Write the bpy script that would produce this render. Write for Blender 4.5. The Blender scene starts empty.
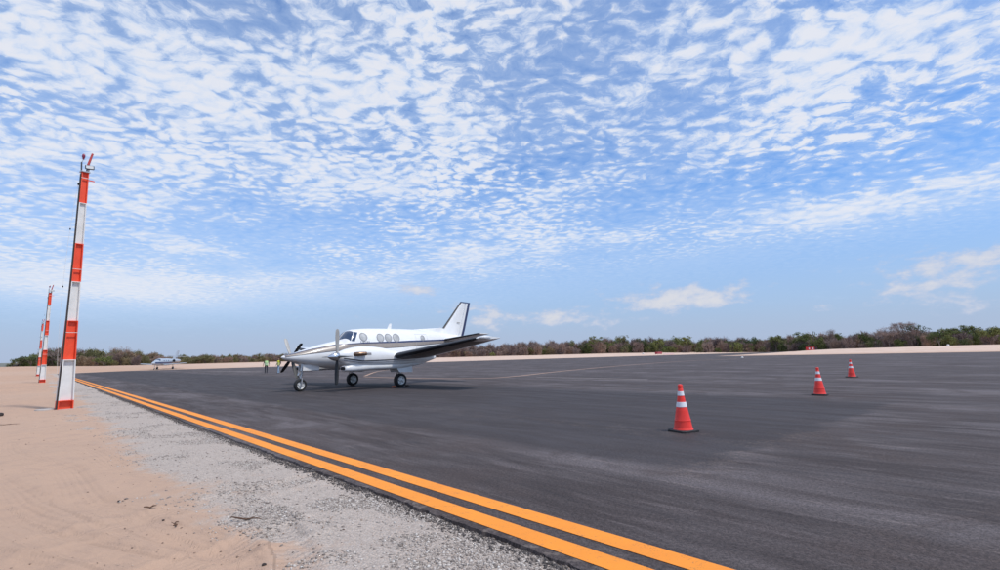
import bpy, math, random
import numpy as np
from mathutils import Vector, Matrix

sc = bpy.context.scene
COL = sc.collection
rng = np.random.default_rng(7)
random.seed(7)

# ------------------------------------------------------------------ camera
FPX, CAM_H = 515.0, 1.3
PITCH = math.atan(70.7 / FPX)
ROLL = math.atan(0.0249)
fw = np.array([0, math.cos(PITCH), math.sin(PITCH)])
rt0 = np.array([1.0, 0, 0]); up0 = np.array([0, -math.sin(PITCH), math.cos(PITCH)])
rt = math.cos(ROLL) * rt0 - math.sin(ROLL) * up0
up = math.sin(ROLL) * rt0 + math.cos(ROLL) * up0
cd = bpy.data.cameras.new('camera')
cd.sensor_width = 36; cd.sensor_fit = 'HORIZONTAL'; cd.lens = 36 * FPX / 1000
cd.clip_start = 0.05; cd.clip_end = 20000
cam = bpy.data.objects.new('camera', cd); COL.objects.link(cam)
cam.matrix_world = Matrix(((rt[0], up[0], -fw[0], 0), (rt[1], up[1], -fw[1], 0),
                           (rt[2], up[2], -fw[2], CAM_H), (0, 0, 0, 1)))
sc.camera = cam

def ray(x, y):
    return fw + rt * (x - 500) / FPX - up * (y - 285) / FPX
def azel(x, y):
    r = ray(x, y)
    return math.atan2(r[0], r[1]), math.atan2(r[2], math.hypot(r[0], r[1]))
def ground_at(x, y):
    r = ray(x, y); t = -CAM_H / r[2]
    return np.array([r[0] * t, r[1] * t])

# ------------------------------------------------------------------ light and sky
SUN_AZ = math.atan2(0.86, -0.5)          # clockwise from +Y
SUN_EL = math.radians(60)
sd = bpy.data.lights.new('sun', 'SUN'); sd.energy = 2.5; sd.angle = math.radians(5.0)
sd.color = (1.0, 0.955, 0.89)
sun = bpy.data.objects.new('sun', sd); COL.objects.link(sun)
to_sun = Vector((math.sin(SUN_AZ) * math.cos(SUN_EL), math.cos(SUN_AZ) * math.cos(SUN_EL), math.sin(SUN_EL)))
sun.rotation_euler = to_sun.to_track_quat('Z', 'Y').to_euler()
sun.location = (0, 0, 60)

sc.view_settings.view_transform = 'Standard'
sc.view_settings.look = 'None'
sc.view_settings.exposure = 0.28
sc.view_settings.gamma = 1.0
sc.view_settings.use_curve_mapping = False

class NB:
    """small helper round a node tree"""
    def __init__(s, nt, flat=False): s.nt = nt; s.flat = flat
    def node(s, t, **k):
        n = s.nt.nodes.new(t)
        for a, b in k.items(): setattr(n, a, b)
        return n
    def link(s, a, b): s.nt.links.new(a, b)
    def put(s, sock, v):
        if hasattr(v, 'links'): s.link(v, sock)
        else: sock.default_value = v
    def m(s, op, a, b=None, c=None, clamp=False):
        n = s.node('ShaderNodeMath', operation=op, use_clamp=clamp)
        s.put(n.inputs[0], a)
        if b is not None: s.put(n.inputs[1], b)
        if c is not None: s.put(n.inputs[2], c)
        return n.outputs[0]
    def vm(s, op, a, b=None):
        n = s.node('ShaderNodeVectorMath', operation=op)
        s.put(n.inputs[0], a)
        if b is not None:
            s.put(n.inputs['Scale'] if op == 'SCALE' else n.inputs[1], b)
        return n.outputs[0]
    def noise(s, vec, scale, detail=4, rough=0.5, dist=0.0, out=0):
        n = s.node('ShaderNodeTexNoise')
        if s.flat: n.noise_dimensions = '2D'
        s.link(vec, n.inputs['Vector'])
        n.inputs['Scale'].default_value = scale; n.inputs['Detail'].default_value = detail
        n.inputs['Roughness'].default_value = rough; n.inputs['Distortion'].default_value = dist
        return n.outputs[out]
    def voronoi(s, vec, scale, feature='F1', smooth=0.5, out='Distance'):
        n = s.node('ShaderNodeTexVoronoi', feature=feature)
        if s.flat: n.voronoi_dimensions = '2D'
        s.link(vec, n.inputs['Vector'])
        n.inputs['Scale'].default_value = scale
        if feature == 'SMOOTH_F1': n.inputs['Smoothness'].default_value = smooth
        return n.outputs[out]
    def rng(s, v, a, b, c=0.0, d=1.0, smooth=True):
        n = s.node('ShaderNodeMapRange', interpolation_type='SMOOTHSTEP' if smooth else 'LINEAR')
        s.put(n.inputs[0], v)
        for i, q in zip((1, 2, 3, 4), (a, b, c, d)): s.put(n.inputs[i], q)
        return n.outputs[0]
    def mix(s, f, a, b, blend='MIX'):
        n = s.node('ShaderNodeMix', data_type='RGBA', blend_type=blend)
        s.put(n.inputs[0], f)
        s.put(n.inputs[6], a if hasattr(a, 'links') else (*a, 1)); s.put(n.inputs[7], b if hasattr(b, 'links') else (*b, 1))
        return n.outputs[2]

def build_world():
    w = bpy.data.worlds.new('World'); sc.world = w; w.use_nodes = True
    nt = w.node_tree; nt.nodes.clear(); b = NB(nt, True)
    out = b.node('ShaderNodeOutputWorld')
    sky = b.node('ShaderNodeTexSky', sky_type='NISHITA')
    sky.sun_disc = False; sky.sun_elevation = SUN_EL; sky.sun_rotation = SUN_AZ
    sky.air_density = 1.0; sky.dust_density = 0.4; sky.ozone_density = 1.6; sky.altitude = 20
    tc = b.node('ShaderNodeTexCoord').outputs['Generated']
    sep = b.node('ShaderNodeSeparateXYZ'); b.link(tc, sep.inputs[0])
    X, Y, Z = sep.outputs
    az = b.m('ARCTAN2', X, Y)
    hor = b.m('SQRT', b.m('ADD', b.m('MULTIPLY', X, X), b.m('MULTIPLY', Y, Y)))
    el = b.m('ARCTAN2', Z, hor)
    zc = b.m('ADD', b.m('MAXIMUM', Z, 0.0), 0.075)
    cmb = b.node('ShaderNodeCombineXYZ')
    b.link(b.m('DIVIDE', X, zc), cmb.inputs[0]); b.link(b.m('DIVIDE', Y, zc), cmb.inputs[1])
    q = cmb.outputs[0]
    def bump(px, py, wa, we, amp, tilt=0.0):
        a0, e0 = azel(px, py)
        da = b.m('SUBTRACT', az, a0); de = b.m('SUBTRACT', el, e0)
        ca, sa = math.cos(tilt), math.sin(tilt)
        p = b.m('DIVIDE', b.m('ADD', b.m('MULTIPLY', da, ca), b.m('MULTIPLY', de, sa)), wa)
        r = b.m('DIVIDE', b.m('SUBTRACT', b.m('MULTIPLY', de, ca), b.m('MULTIPLY', da, sa)), we)
        g = b.m('EXPONENT', b.m('MULTIPLY', b.m('ADD', b.m('MULTIPLY', p, p), b.m('MULTIPLY', r, r)), -1.0))
        return b.m('MULTIPLY', g, amp)
    def add(*l):
        t = l[0]
        for k in l[1:]: t = b.m('ADD', t, k)
        return t
    # --- altocumulus sheet: cells on a plane overhead
    wn = b.node('ShaderNodeTexNoise', noise_dimensions='2D'); b.link(q, wn.inputs['Vector'])
    wn.inputs['Scale'].default_value = 4.0; wn.inputs['Detail'].default_value = 3
    warp = b.vm('SCALE', b.vm('SUBTRACT', wn.outputs['Color'], (0.5, 0.5, 0.5)), 0.16)
    wn2 = b.node('ShaderNodeTexNoise', noise_dimensions='2D'); b.link(q, wn2.inputs['Vector'])
    wn2.inputs['Scale'].default_value = 30; wn2.inputs['Detail'].default_value = 2
    warp2 = b.vm('SCALE', b.vm('SUBTRACT', wn2.outputs['Color'], (0.5, 0.5, 0.5)), 0.026)
    qw = b.vm('ADD', b.vm('ADD', q, warp), warp2)
    mp = b.node('ShaderNodeMapping'); b.link(qw, mp.inputs['Vector'])
    mp.inputs['Rotation'].default_value = (0, 0, math.radians(8)); mp.inputs['Scale'].default_value = (0.88, 1.08, 1)
    qa = mp.outputs[0]
    cell_s = b.m('SUBTRACT', 1.0, b.voronoi(qa, 20.0, 'SMOOTH_F1', 0.45))
    cell_l = b.m('SUBTRACT', 1.0, b.voronoi(qa, 12.0, 'SMOOTH_F1', 0.4))
    big = b.noise(q, 0.75, 3, 0.5)
    sel = b.rng(b.m('ADD', big, bump(760, 70, .45, .22, .5)), 0.45, 0.85)
    n = b.node('ShaderNodeMix', data_type='FLOAT')
    b.link(sel, n.inputs[0]); b.link(cell_s, n.inputs[2]); b.link(cell_l, n.inputs[3])
    cell = n.outputs[0]
    fine = b.noise(qa, 15, 7, 0.68)
    mid = b.noise(qw, 2.3, 4, 0.55)
    soft = b.noise(q, 0.95, 2, 0.5)
    # lower border of the sheet, a slow wave round the sky
    edge = b.m('ADD', 0.128, b.m('MULTIPLY', b.m('SINE', b.m('ADD', b.m('MULTIPLY', az, 2.0), -0.75)), 0.045))
    edge = b.m('ADD', edge, b.m('MULTIPLY', b.m('SUBTRACT', mid, 0.5), 0.10))
    below = b.rng(b.m('SUBTRACT', el, edge), -0.05, 0.07, -0.62, 0.0)
    bias = add(b.m('MULTIPLY', b.m('SUBTRACT', mid, 0.5), 0.80), b.m('MULTIPLY', b.m('SUBTRACT', big, 0.5), 0.35), below,
               bump(650, 40, .30, .14, .10), bump(860, 75, .30, .10, .10), bump(330, 130, .28, .12, .14),
               bump(120, 100, .34, .20, .14), bump(560, 235, .26, .045, .12, .10), bump(880, 212, .25, .035, .14, .03),
               bump(900, 158, .34, .030, -.30, -.02), bump(290, 222, .16, .035, -.17, -.03), bump(520, 120, .05, .10, -.08),
               bump(60, 15, .2, .06, -.06), bump(110, 292, .28, .045, .42))
    puff = b.m('ADD', b.m('MULTIPLY', b.m('SUBTRACT', cell, 0.62), 0.72), b.m('MULTIPLY', b.m('SUBTRACT', fine, 0.5), 1.30))
    puff = b.m('MULTIPLY', puff, b.m('MULTIPLY', b.rng(el, 0.10, 0.36, 0.34, 1.0), b.rng(b.m('ADD', soft, bump(130, 110, .42, .30, -.22)), 0.30, 0.62, 0.62, 1.08)))        # far rows run together into a veil
    dens = add(puff, bias, b.rng(el, 0.12, 0.45, 0.68, 0.76))
    alto = b.rng(dens, 0.46, 0.97)
    thin = b.m('MULTIPLY', b.rng(dens, 0.12, 0.78), add(0.36, bump(120, 130, .50, .26, .10), bump(140, 292, .30, .05, .30), bump(450, 60, .2, .1, .08)))
    alpha = b.m('MAXIMUM', b.m('MULTIPLY', alto, 0.93), thin)
    # --- low cumulus banks near the horizon
    ce = b.node('ShaderNodeCombineXYZ'); b.link(az, ce.inputs[0]); b.link(b.m('MULTIPLY', el, 2.2), ce.inputs[1])
    cn = b.noise(ce.outputs[0], 24, 6, 0.6)
    cn2 = b.noise(ce.outputs[0], 3.4, 3, 0.5)
    band = b.m('MULTIPLY', b.rng(el, 0.035, 0.055), b.rng(el, 0.075, 0.13, 1.0, 0.0))
    cov = add(b.m('MULTIPLY', band, b.m('MULTIPLY', b.m('SUBTRACT', cn2, 0.52), 1.1)), b.m('MULTIPLY', cn, 1.05), -0.225,
              bump(688, 297, .135, .024, .56), bump(420, 290.5, .034, .011, .68), bump(545, 317, .14, .017, .46), bump(965, 266, .10, .034, .52), bump(460, 308, .06, .012, .3),
              bump(825, 306, .02, .010, .40), bump(905, 290, .05, .011, .38), bump(610, 322, .05, .012, .34), bump(975, 305, .06, .014, .32))
    cum = b.rng(cov, 0.48, 0.80, 0.0, 0.80)
    cum = b.m('MULTIPLY', cum, b.rng(el, 0.02, 0.05))
    # --- colours
    skycol = b.mix(1.0, sky.outputs[0], (0.70, 0.97, 1.29), 'MULTIPLY')
    skycol = b.mix(b.rng(el, -0.02, 0.34, 0.92, 0.0), skycol, (2.62, 3.28, 4.72))
    skycol = b.mix(b.rng(el, -0.01, 0.09, 0.65, 0.0), skycol, (3.05, 3.60, 4.75))
    bg1 = b.node('ShaderNodeBackground'); b.link(skycol, bg1.inputs[0]); bg1.inputs[1].default_value = 0.118
    ccol = b.mix(b.rng(b.m('ADD', dens, b.m('MULTIPLY', puff, .6)), 0.50, 1.25), (0.64, 0.80, 1.06), (0.93, 0.95, 1.02))
    bg2 = b.node('ShaderNodeBackground'); b.link(ccol, bg2.inputs[0]); bg2.inputs[1].default_value = 0.73
    ms = b.node('ShaderNodeMixShader'); b.link(alpha, ms.inputs[0]); b.link(bg1.outputs[0], ms.inputs[1]); b.link(bg2.outputs[0], ms.inputs[2])
    cc = b.mix(b.rng(cov, 0.52, 1.05), (0.62, 0.70, 0.90), (0.90, 0.88, 0.90))
    bg3 = b.node('ShaderNodeBackground'); b.link(cc, bg3.inputs[0]); bg3.inputs[1].default_value = 0.70
    ms2 = b.node('ShaderNodeMixShader'); b.link(cum, ms2.inputs[0]); b.link(ms.outputs[0], ms2.inputs[1]); b.link(bg3.outputs[0], ms2.inputs[2])
    b.link(ms2.outputs[0], out.inputs[0])
build_world()

# ------------------------------------------------------------------ helpers
def tag(o, label=None, cat=None, group=None, kind=None):
    if label: o['label'] = label
    if cat: o['category'] = cat
    if group: o['group'] = group
    if kind: o['kind'] = kind
    return o

def mesh_obj(name, verts, faces, mat=None, parent=None, smooth=True):
    me = bpy.data.meshes.new(name)
    me.from_pydata([tuple(map(float, v)) for v in verts], [], faces)
    if mat: me.materials.append(mat)
    if smooth: me.polygons.foreach_set('use_smooth', [True] * len(me.polygons))
    me.update()
    o = bpy.data.objects.new(name, me); COL.objects.link(o)
    if parent: o.parent = parent
    return o

def fast_mesh(name, V, F, mat, parent=None, smooth=False, attrs=None):
    """V (n,3) float array, F (m,k) int array, all faces with k corners"""
    V = np.ascontiguousarray(V, np.float32); F = np.ascontiguousarray(F, np.int32)
    me = bpy.data.meshes.new(name); k = F.shape[1]
    me.vertices.add(len(V)); me.vertices.foreach_set('co', V.ravel())
    me.loops.add(F.size); me.loops.foreach_set('vertex_index', F.ravel())
    me.polygons.add(len(F)); me.polygons.foreach_set('loop_start', np.arange(0, F.size, k, dtype=np.int32))
    if smooth: me.polygons.foreach_set('use_smooth', np.ones(len(F), bool))
    me.update(calc_edges=True)
    for n, (dom, typ, data) in (attrs or {}).items():
        a = me.attributes.new(n, typ, dom)
        a.data.foreach_set('color' if typ == 'FLOAT_COLOR' else 'value', np.ascontiguousarray(data, np.float32).ravel())
    me.materials.append(mat)
    o = bpy.data.objects.new(name, me); COL.objects.link(o)
    if parent: o.parent = parent
    return o

def empty(name, loc=(0, 0, 0), rz=0.0):
    o = bpy.data.objects.new(name, None); COL.objects.link(o)
    o.location = loc; o.rotation_euler = (0, 0, rz); o.empty_display_size = 0.2
    return o

class G:
    """collects geometry, builds ONE mesh object"""
    def __init__(s): s.v = []; s.f = []
    def add(s, v, f):
        k = len(s.v); s.v += [tuple(map(float, p)) for p in v]; s.f += [tuple(i + k for i in q) for q in f]; return s
    def loft(s, rings, cap0=True, cap1=True, closed=True):
        n = len(rings[0]); v = [p for r in rings for p in r]; f = []
        for i in range(len(rings) - 1):
            for j in range(n if closed else n - 1):
                a, b2 = i * n + j, i * n + (j + 1) % n
                f.append((a, b2, b2 + n, a + n))
        if cap0: f.append(tuple(range(n))[::-1])
        if cap1: f.append(tuple(range((len(rings) - 1) * n, len(rings) * n)))
        return s.add(v, f)
    def tube(s, pts, r, n=8, cap=True):
        pts = [np.array(p, float) for p in pts]; rs = r if hasattr(r, '__len__') else [r] * len(pts)
        rings = []
        for i, p in enumerate(pts):
            t = pts[min(i + 1, len(pts) - 1)] - pts[max(i - 1, 0)]; t /= np.linalg.norm(t)
            a = np.cross(t, (0, 0, 1.0) if abs(t[2]) < .9 else (1.0, 0, 0)); a /= np.linalg.norm(a); c = np.cross(t, a)
            rings.append([p + rs[i] * (math.cos(2 * math.pi * k / n) * a + math.sin(2 * math.pi * k / n) * c) for k in range(n)])
        return s.loft(rings, cap, cap)
    def lathe(s, prof, n=24, axis='z', origin=(0, 0, 0), cap0=True, cap1=True):
        rings = []
        for r, h in prof:
            ring = []
            for k in range(n):
                a = 2 * math.pi * k / n; c, d = r * math.cos(a), r * math.sin(a)
                p = {'z': (c, d, h), 'x': (h, c, d), 'y': (d, h, c)}[axis]
                ring.append(tuple(p[i] + origin[i] for i in range(3)))
            rings.append(ring)
        return s.loft(rings, cap0, cap1)
    def box(s, c, size, R=None):
        h = np.array(size) / 2; vs = []
        for x in (-1, 1):
            for y in (-1, 1):
                for z in (-1, 1):
                    p = h * (x, y, z)
                    if R is not None: p = R @ p
                    vs.append(p + np.array(c))
        return s.add(vs, [(0, 1, 3, 2), (4, 6, 7, 5), (0, 4, 5, 1), (2, 3, 7, 6), (0, 2, 6, 4), (1, 5, 7, 3)])
    def build(s, name, mat, parent=None, smooth=True, bevel=0.0):
        o = mesh_obj(name, s.v, s.f, mat, parent, smooth)
        if bevel:
            m = o.modifiers.new('bevel', 'BEVEL'); m.width = bevel; m.segments = 2; m.limit_method = 'ANGLE'
        if smooth:
            try: o.data.set_sharp_from_angle(angle=math.radians(38))
            except Exception: pass
        return o

def mat(name, col, rough=0.5, metal=0.0, coat=0.0, var=0.0, vscale=8.0, bump=0.0, bscale=60.0, spec=0.5, tint=None, trans=0.0, emit=None):
    m = bpy.data.materials.new(name); m.use_nodes = True
    nt = m.node_tree; b = NB(nt); p = nt.nodes['Principled BSDF']
    p.inputs['Roughness'].default_value = rough; p.inputs['Metallic'].default_value = metal
    p.inputs['Coat Weight'].default_value = coat; p.inputs['Coat Roughness'].default_value = 0.12
    p.inputs['Specular IOR Level'].default_value = spec
    co = b.node('ShaderNodeTexCoord').outputs['Object']
    f = b.noise(co, vscale, 5, 0.6)
    c2 = tint if tint else tuple(max(0, c * (1 - var)) for c in col)
    c1 = tuple(min(1, c * (1 + var * .5)) for c in col) if not tint else col
    b.link(b.mix(b.rng(f, 0.3, 0.7), c2, c1), p.inputs['Base Color'])
    if bump:
        bn = b.node('ShaderNodeBump'); bn.inputs['Strength'].default_value = bump; bn.inputs['Distance'].default_value = 0.01
        b.link(b.noise(co, bscale, 4, 0.6), bn.inputs['Height']); b.link(bn.outputs[0], p.inputs['Normal'])
    if emit:
        p.inputs['Emission Color'].default_value = (*emit[0], 1); p.inputs['Emission Strength'].default_value = emit[1]
    return m

# ------------------------------------------------------------------ apron frame: u along the yellow lines, v across
D = np.array([-0.666, 0.746]); D /= np.linalg.norm(D)
N = np.array([D[1], -D[0]])
def W(u, v, z=0.0):
    p = u * D + v * N; return (float(p[0]), float(p[1]), z)
def UV(x, y): return x * D[0] + y * D[1], x * N[0] + y * N[1]

def vnoise(x, y, seed=0):
    """smooth value noise, vectorised"""
    x = np.asarray(x, float); y = np.asarray(y, float)
    xi = np.floor(x).astype(np.int64); yi = np.floor(y).astype(np.int64)
    fx = x - xi; fy = y - yi; fx = fx * fx * (3 - 2 * fx); fy = fy * fy * (3 - 2 * fy)
    def h(a, b):
        k = (a * 374761393 + b * 668265263 + seed * 982451653) & 0xffffffff
        k = ((k ^ (k >> 13)) * 1274126177) & 0xffffffff
        return ((k ^ (k >> 16)) & 0xffff) / 65535.0
    return (h(xi, yi) * (1 - fx) + h(xi + 1, yi) * fx) * (1 - fy) + (h(xi, yi + 1) * (1 - fx) + h(xi + 1, yi + 1) * fx) * fy
def fbm(x, y, o=4, seed=0):
    t = 0; a = 0.5; n = 0
    for i in range(o):
        t = t + a * vnoise(x * 2 ** i + 17.3 * i, y * 2 ** i - 9.1 * i, seed + i); n += a; a *= .5
    return t / n
def sstep(x, a, b):
    t = np.clip((np.asarray(x, float) - a) / (b - a), 0, 1); return t * t * (3 - 2 * t)

V_EDGE, V_RIGHT, U_TAXI = 2.575, 112.0, 56.0
def far_u(v): return np.minimum(142 - 0.24 * v, 121 + 1.6 * (v - 2.5))
def apron_out(u, v):
    """signed distance-like: > 0 outside the asphalt"""
    left = V_EDGE - v
    far = u - far_u(v)
    bank = np.minimum(v - V_RIGHT, U_TAXI - u)
    return np.maximum(np.maximum(left, far), bank), left, far, bank
def seg_dist(x, y, a, c):
    a = np.array(a); c = np.array(c); d = c - a; L = np.linalg.norm(d); d = d / L
    t = (x - a[0]) * d[0] + (y - a[1]) * d[1]; s = -(x - a[0]) * d[1] + (y - a[1]) * d[0]
    return t, s, L
TRACKS = [((-120, 520), (120, 600), .2, False), ((40, 440), (260, 505), .2, False), ((110, 590), (330, 520), .2, False), ((255, 508), (292, 572), .15, True), ((0, 445), (235, 575), .2, False), ((30, 545), (330, 470), .2, False),
          ((0, 500), (150, 580), .2, False), ((-60, 470), (190, 560), .2, False), ((60, 500), (300, 560), .2, False)]
def gravel_mask(u, v):
    b = 1.32 + 0.8 * (fbm(u * .55, v * .55, 4, 3) - .5) + .012 * np.clip(u - 12, 0, 60)
    m = sstep(v - b, -0.6, 0.5)
    tongue = sstep(fbm(u * .45 + 4, v * .9, 4, 21), .50, .62) * sstep(v, .35, 1.0)
    m = np.maximum(m * (0.62 + .38 * sstep(fbm(u * 1.1, v * 1.1, 4, 9), .36, .56)), tongue * .85)
    return m * sstep(-v, -V_EDGE - .3, -V_EDGE + .05 - .0) if False else np.clip(m, 0, 1)
def ground_z(x, y):
    x = np.asarray(x, float); y = np.asarray(y, float)
    u, v = UV(x, y); out, left, far, bank = apron_out(u, v)
    z = np.where(out < -.06, -0.09, -.03)
    # sand side: a shallow step below the asphalt, soft hummocks
    sl = sstep(left, 0.0, 0.35)
    z = np.where(left > 0, -0.026 + .012 * sl + 0.05 * (fbm(x * .35, y * .35, 4, 1) - .5) * sstep(left, .1, 1.5)
                 + 0.030 * (fbm(x * 2.2, y * 2.2, 5, 5) - .5), z)
    z = z + np.where(left > 1.0, 0.35 * (fbm(x * .03, y * .03, 3, 11) - .5) * sstep(left, 4, 40), 0)
    for a, c, w, tread in TRACKS:
        t, s, L = seg_dist(x, y, ground_at(*a), ground_at(*c)); s = s + .10 * np.sin(t * 1.3 + a[0])
        on = sstep(t, -.3, .3) * sstep(-t, -L - .3, -L + .3)
        z = z - .014 * np.exp(-(s / w) ** 4) * on + .016 * np.exp(-((np.abs(s) - w * 1.15) / .05) ** 2) * on
    r_far = 1.15 * sstep(far, -2, 62) + .45 * sstep(far, 30, 90) * sstep(-v, -20, 5)
    r_bank = 0.95 * sstep(bank, -2, 22)
    z = z + np.maximum(np.where(far > -2, r_far, 0), np.where(bank > -1, r_bank, 0))
    z = z + np.where(out > 0, .25 * (fbm(x * .06, y * .06, 4, 31) - .4), 0) * sstep(np.maximum(far, bank), 4, 30)
    return z

def track_attrs(x, y):
    mask = np.zeros_like(x); ph = np.zeros_like(x)
    for a, c, w, tread in TRACKS:
        t, s, L = seg_dist(x, y, ground_at(*a), ground_at(*c)); s = s + .10 * np.sin(t * 1.3 + a[0])
        m = np.exp(-(s / w) ** 4) * sstep(t, -.3, .3) * sstep(-t, -L - .3, -L + .3) * (1 if tread else .7)
        k = m > mask; mask = np.where(k, m, mask); ph = np.where(k, (t + .35 * np.abs(s)) / .075 if tread else s / .062, ph)
    return mask, ph
def build_ground():
    r = [0.4]
    while r[-1] < 6000: r.append(r[-1] * (1.0085 if r[-1] < 14 else (1.02 if r[-1] < 300 else 1.06)) + (.002 if r[-1] < 2 else 0))
    r = np.array(r)
    a = np.concatenate([np.radians(np.arange(-52, 12, .26)), np.radians(np.arange(12, 54, .6)), np.radians(np.arange(54, 308, 4.0))])
    A, R = np.meshgrid(a, r)
    x = R * np.sin(A); y = R * np.cos(A)
    z = ground_z(x, y)
    n, m = x.shape
    V = np.stack([x, y, z], -1).reshape(-1, 3)
    idx = np.arange(n * m).reshape(n, m); j2 = np.roll(idx, -1, 1)
    F = np.stack([idx[:-1], idx[1:], j2[1:], j2[:-1]], -1).reshape(-1, 4)
    V = np.vstack([V, [[0, 0, V[:m, 2].mean()]]]);
    u, v = UV(x.ravel(), y.ravel())
    g = np.append(np.where(v < V_EDGE + .5, gravel_mask(u, v), 0) * sstep(-u, -150, -110), 0)
    tm, tp = track_attrs(x.ravel(), y.ravel())
    _, _, fa_, ba_ = apron_out(u, v); pale = np.append(sstep(np.maximum(fa_, ba_), -2, 6) * sstep(-np.maximum(fa_, ba_), -75, -35) * sstep(v, 10, 60), 0)
    # sand material
    mt = bpy.data.materials.new('sand_ground'); mt.use_nodes = True
    nt = mt.node_tree; b = NB(nt, True); p = nt.nodes['Principled BSDF']
    co = b.node('ShaderNodeTexCoord').outputs['Object']
    at = b.node('ShaderNodeAttribute', attribute_name='gravel').outputs['Fac']
    n1 = b.noise(co, .35, 5, .6); n2 = b.noise(co, 3.2, 6, .65); n3 = b.noise(co, 60, 4, .7); n4 = b.noise(co, 260, 3, .7)
    n5 = b.noise(co, .03, 3, .5)
    sand = b.mix(b.rng(n1, .3, .7), (.56, .350, .228), (.48, .312, .215))
    sand = b.mix(b.m('MULTIPLY', b.rng(n2, .42, .70), .75), sand, (.385, .250, .185))
    sand = b.mix(b.m('MULTIPLY', b.rng(n5, .45, .7), .6), sand, (.52, .365, .27))
    grit = b.mix(b.rng(n4, .35, .66), (.27, .19, .145), (.54, .38, .29))
    sand = b.mix(.32, sand, grit)
    speck = b.rng(b.voronoi(co, 38), .10, .16, 1.0, 0.0)
    speck = b.m('MULTIPLY', speck, b.rng(n2, .52, .62))
    sand = b.mix(b.m('MULTIPLY', speck, .5), sand, (.22, .17, .14))
    vcol = b.voronoi(co, 48, out='Color')
    sp = b.node('ShaderNodeSeparateColor'); b.link(vcol, sp.inputs[0])
    grav = b.mix(sp.outputs[0], (.33, .285, .25), (.52, .46, .41))
    grav = b.mix(b.m('MULTIPLY', b.rng(b.voronoi(co, 48), .35, .6), .5), grav, (.28, .24, .22))
    dust = b.mix(b.rng(n2, .35, .65), (.58, .465, .385), (.52, .42, .35))
    grav = b.mix(b.rng(n3, .30, .58), dust, grav)
    pl = b.node('ShaderNodeAttribute', attribute_name='pale').outputs['Fac']
    sand = b.mix(b.m('MULTIPLY', pl, b.rng(n1, .25, .6, .5, .95)), sand, (.60, .455, .37))
    gm = b.rng(b.m('ADD', at, b.m('MULTIPLY', b.m('SUBTRACT', b.noise(co, 5.5, 6, .7), .5), .8)), .22, .62)
    b.link(b.mix(gm, sand, grav), p.inputs['Base Color'])
    p.inputs['Roughness'].default_value = .95; p.inputs['Specular IOR Level'].default_value = .2
    bn = b.node('ShaderNodeBump'); bn.inputs['Strength'].default_value = .55; bn.inputs['Distance'].default_value = .02
    hh = b.m('ADD', b.m('ADD', b.m('MULTIPLY', n3, .8), b.m('MULTIPLY', b.noise(co, 11, 5, .65), 1.6)), b.m('ADD', b.m('MULTIPLY', n4, .3), b.m('MULTIPLY', b.m('MULTIPLY', b.voronoi(co, 48), -1.0), gm)))
    tr = b.node('ShaderNodeAttribute', attribute_name='track').outputs['Fac']; ph = b.node('ShaderNodeAttribute', attribute_name='phase').outputs['Fac']
    rib = b.m('MULTIPLY', b.m('MULTIPLY', b.m('SINE', b.m('MULTIPLY', ph, 6.2832)), tr), b.rng(n2, .3, .55, .25, 1.0))
    hh = b.m('ADD', hh, b.m('MULTIPLY', rib, .55))
    b.link(hh, bn.inputs['Height']); b.link(bn.outputs[0], p.inputs['Normal'])
    o = fast_mesh('ground', V, F, mt, smooth=True, attrs={'gravel': ('POINT', 'FLOAT', g), 'pale': ('POINT', 'FLOAT', pale), 'track': ('POINT', 'FLOAT', np.append(tm, 0)), 'phase': ('POINT', 'FLOAT', np.append(tp, 0))})
    tag(o, 'pinkish tan sand ground with grey gravel strip beside the asphalt', kind='structure')
    # centre cap
    return o
build_ground()

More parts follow.
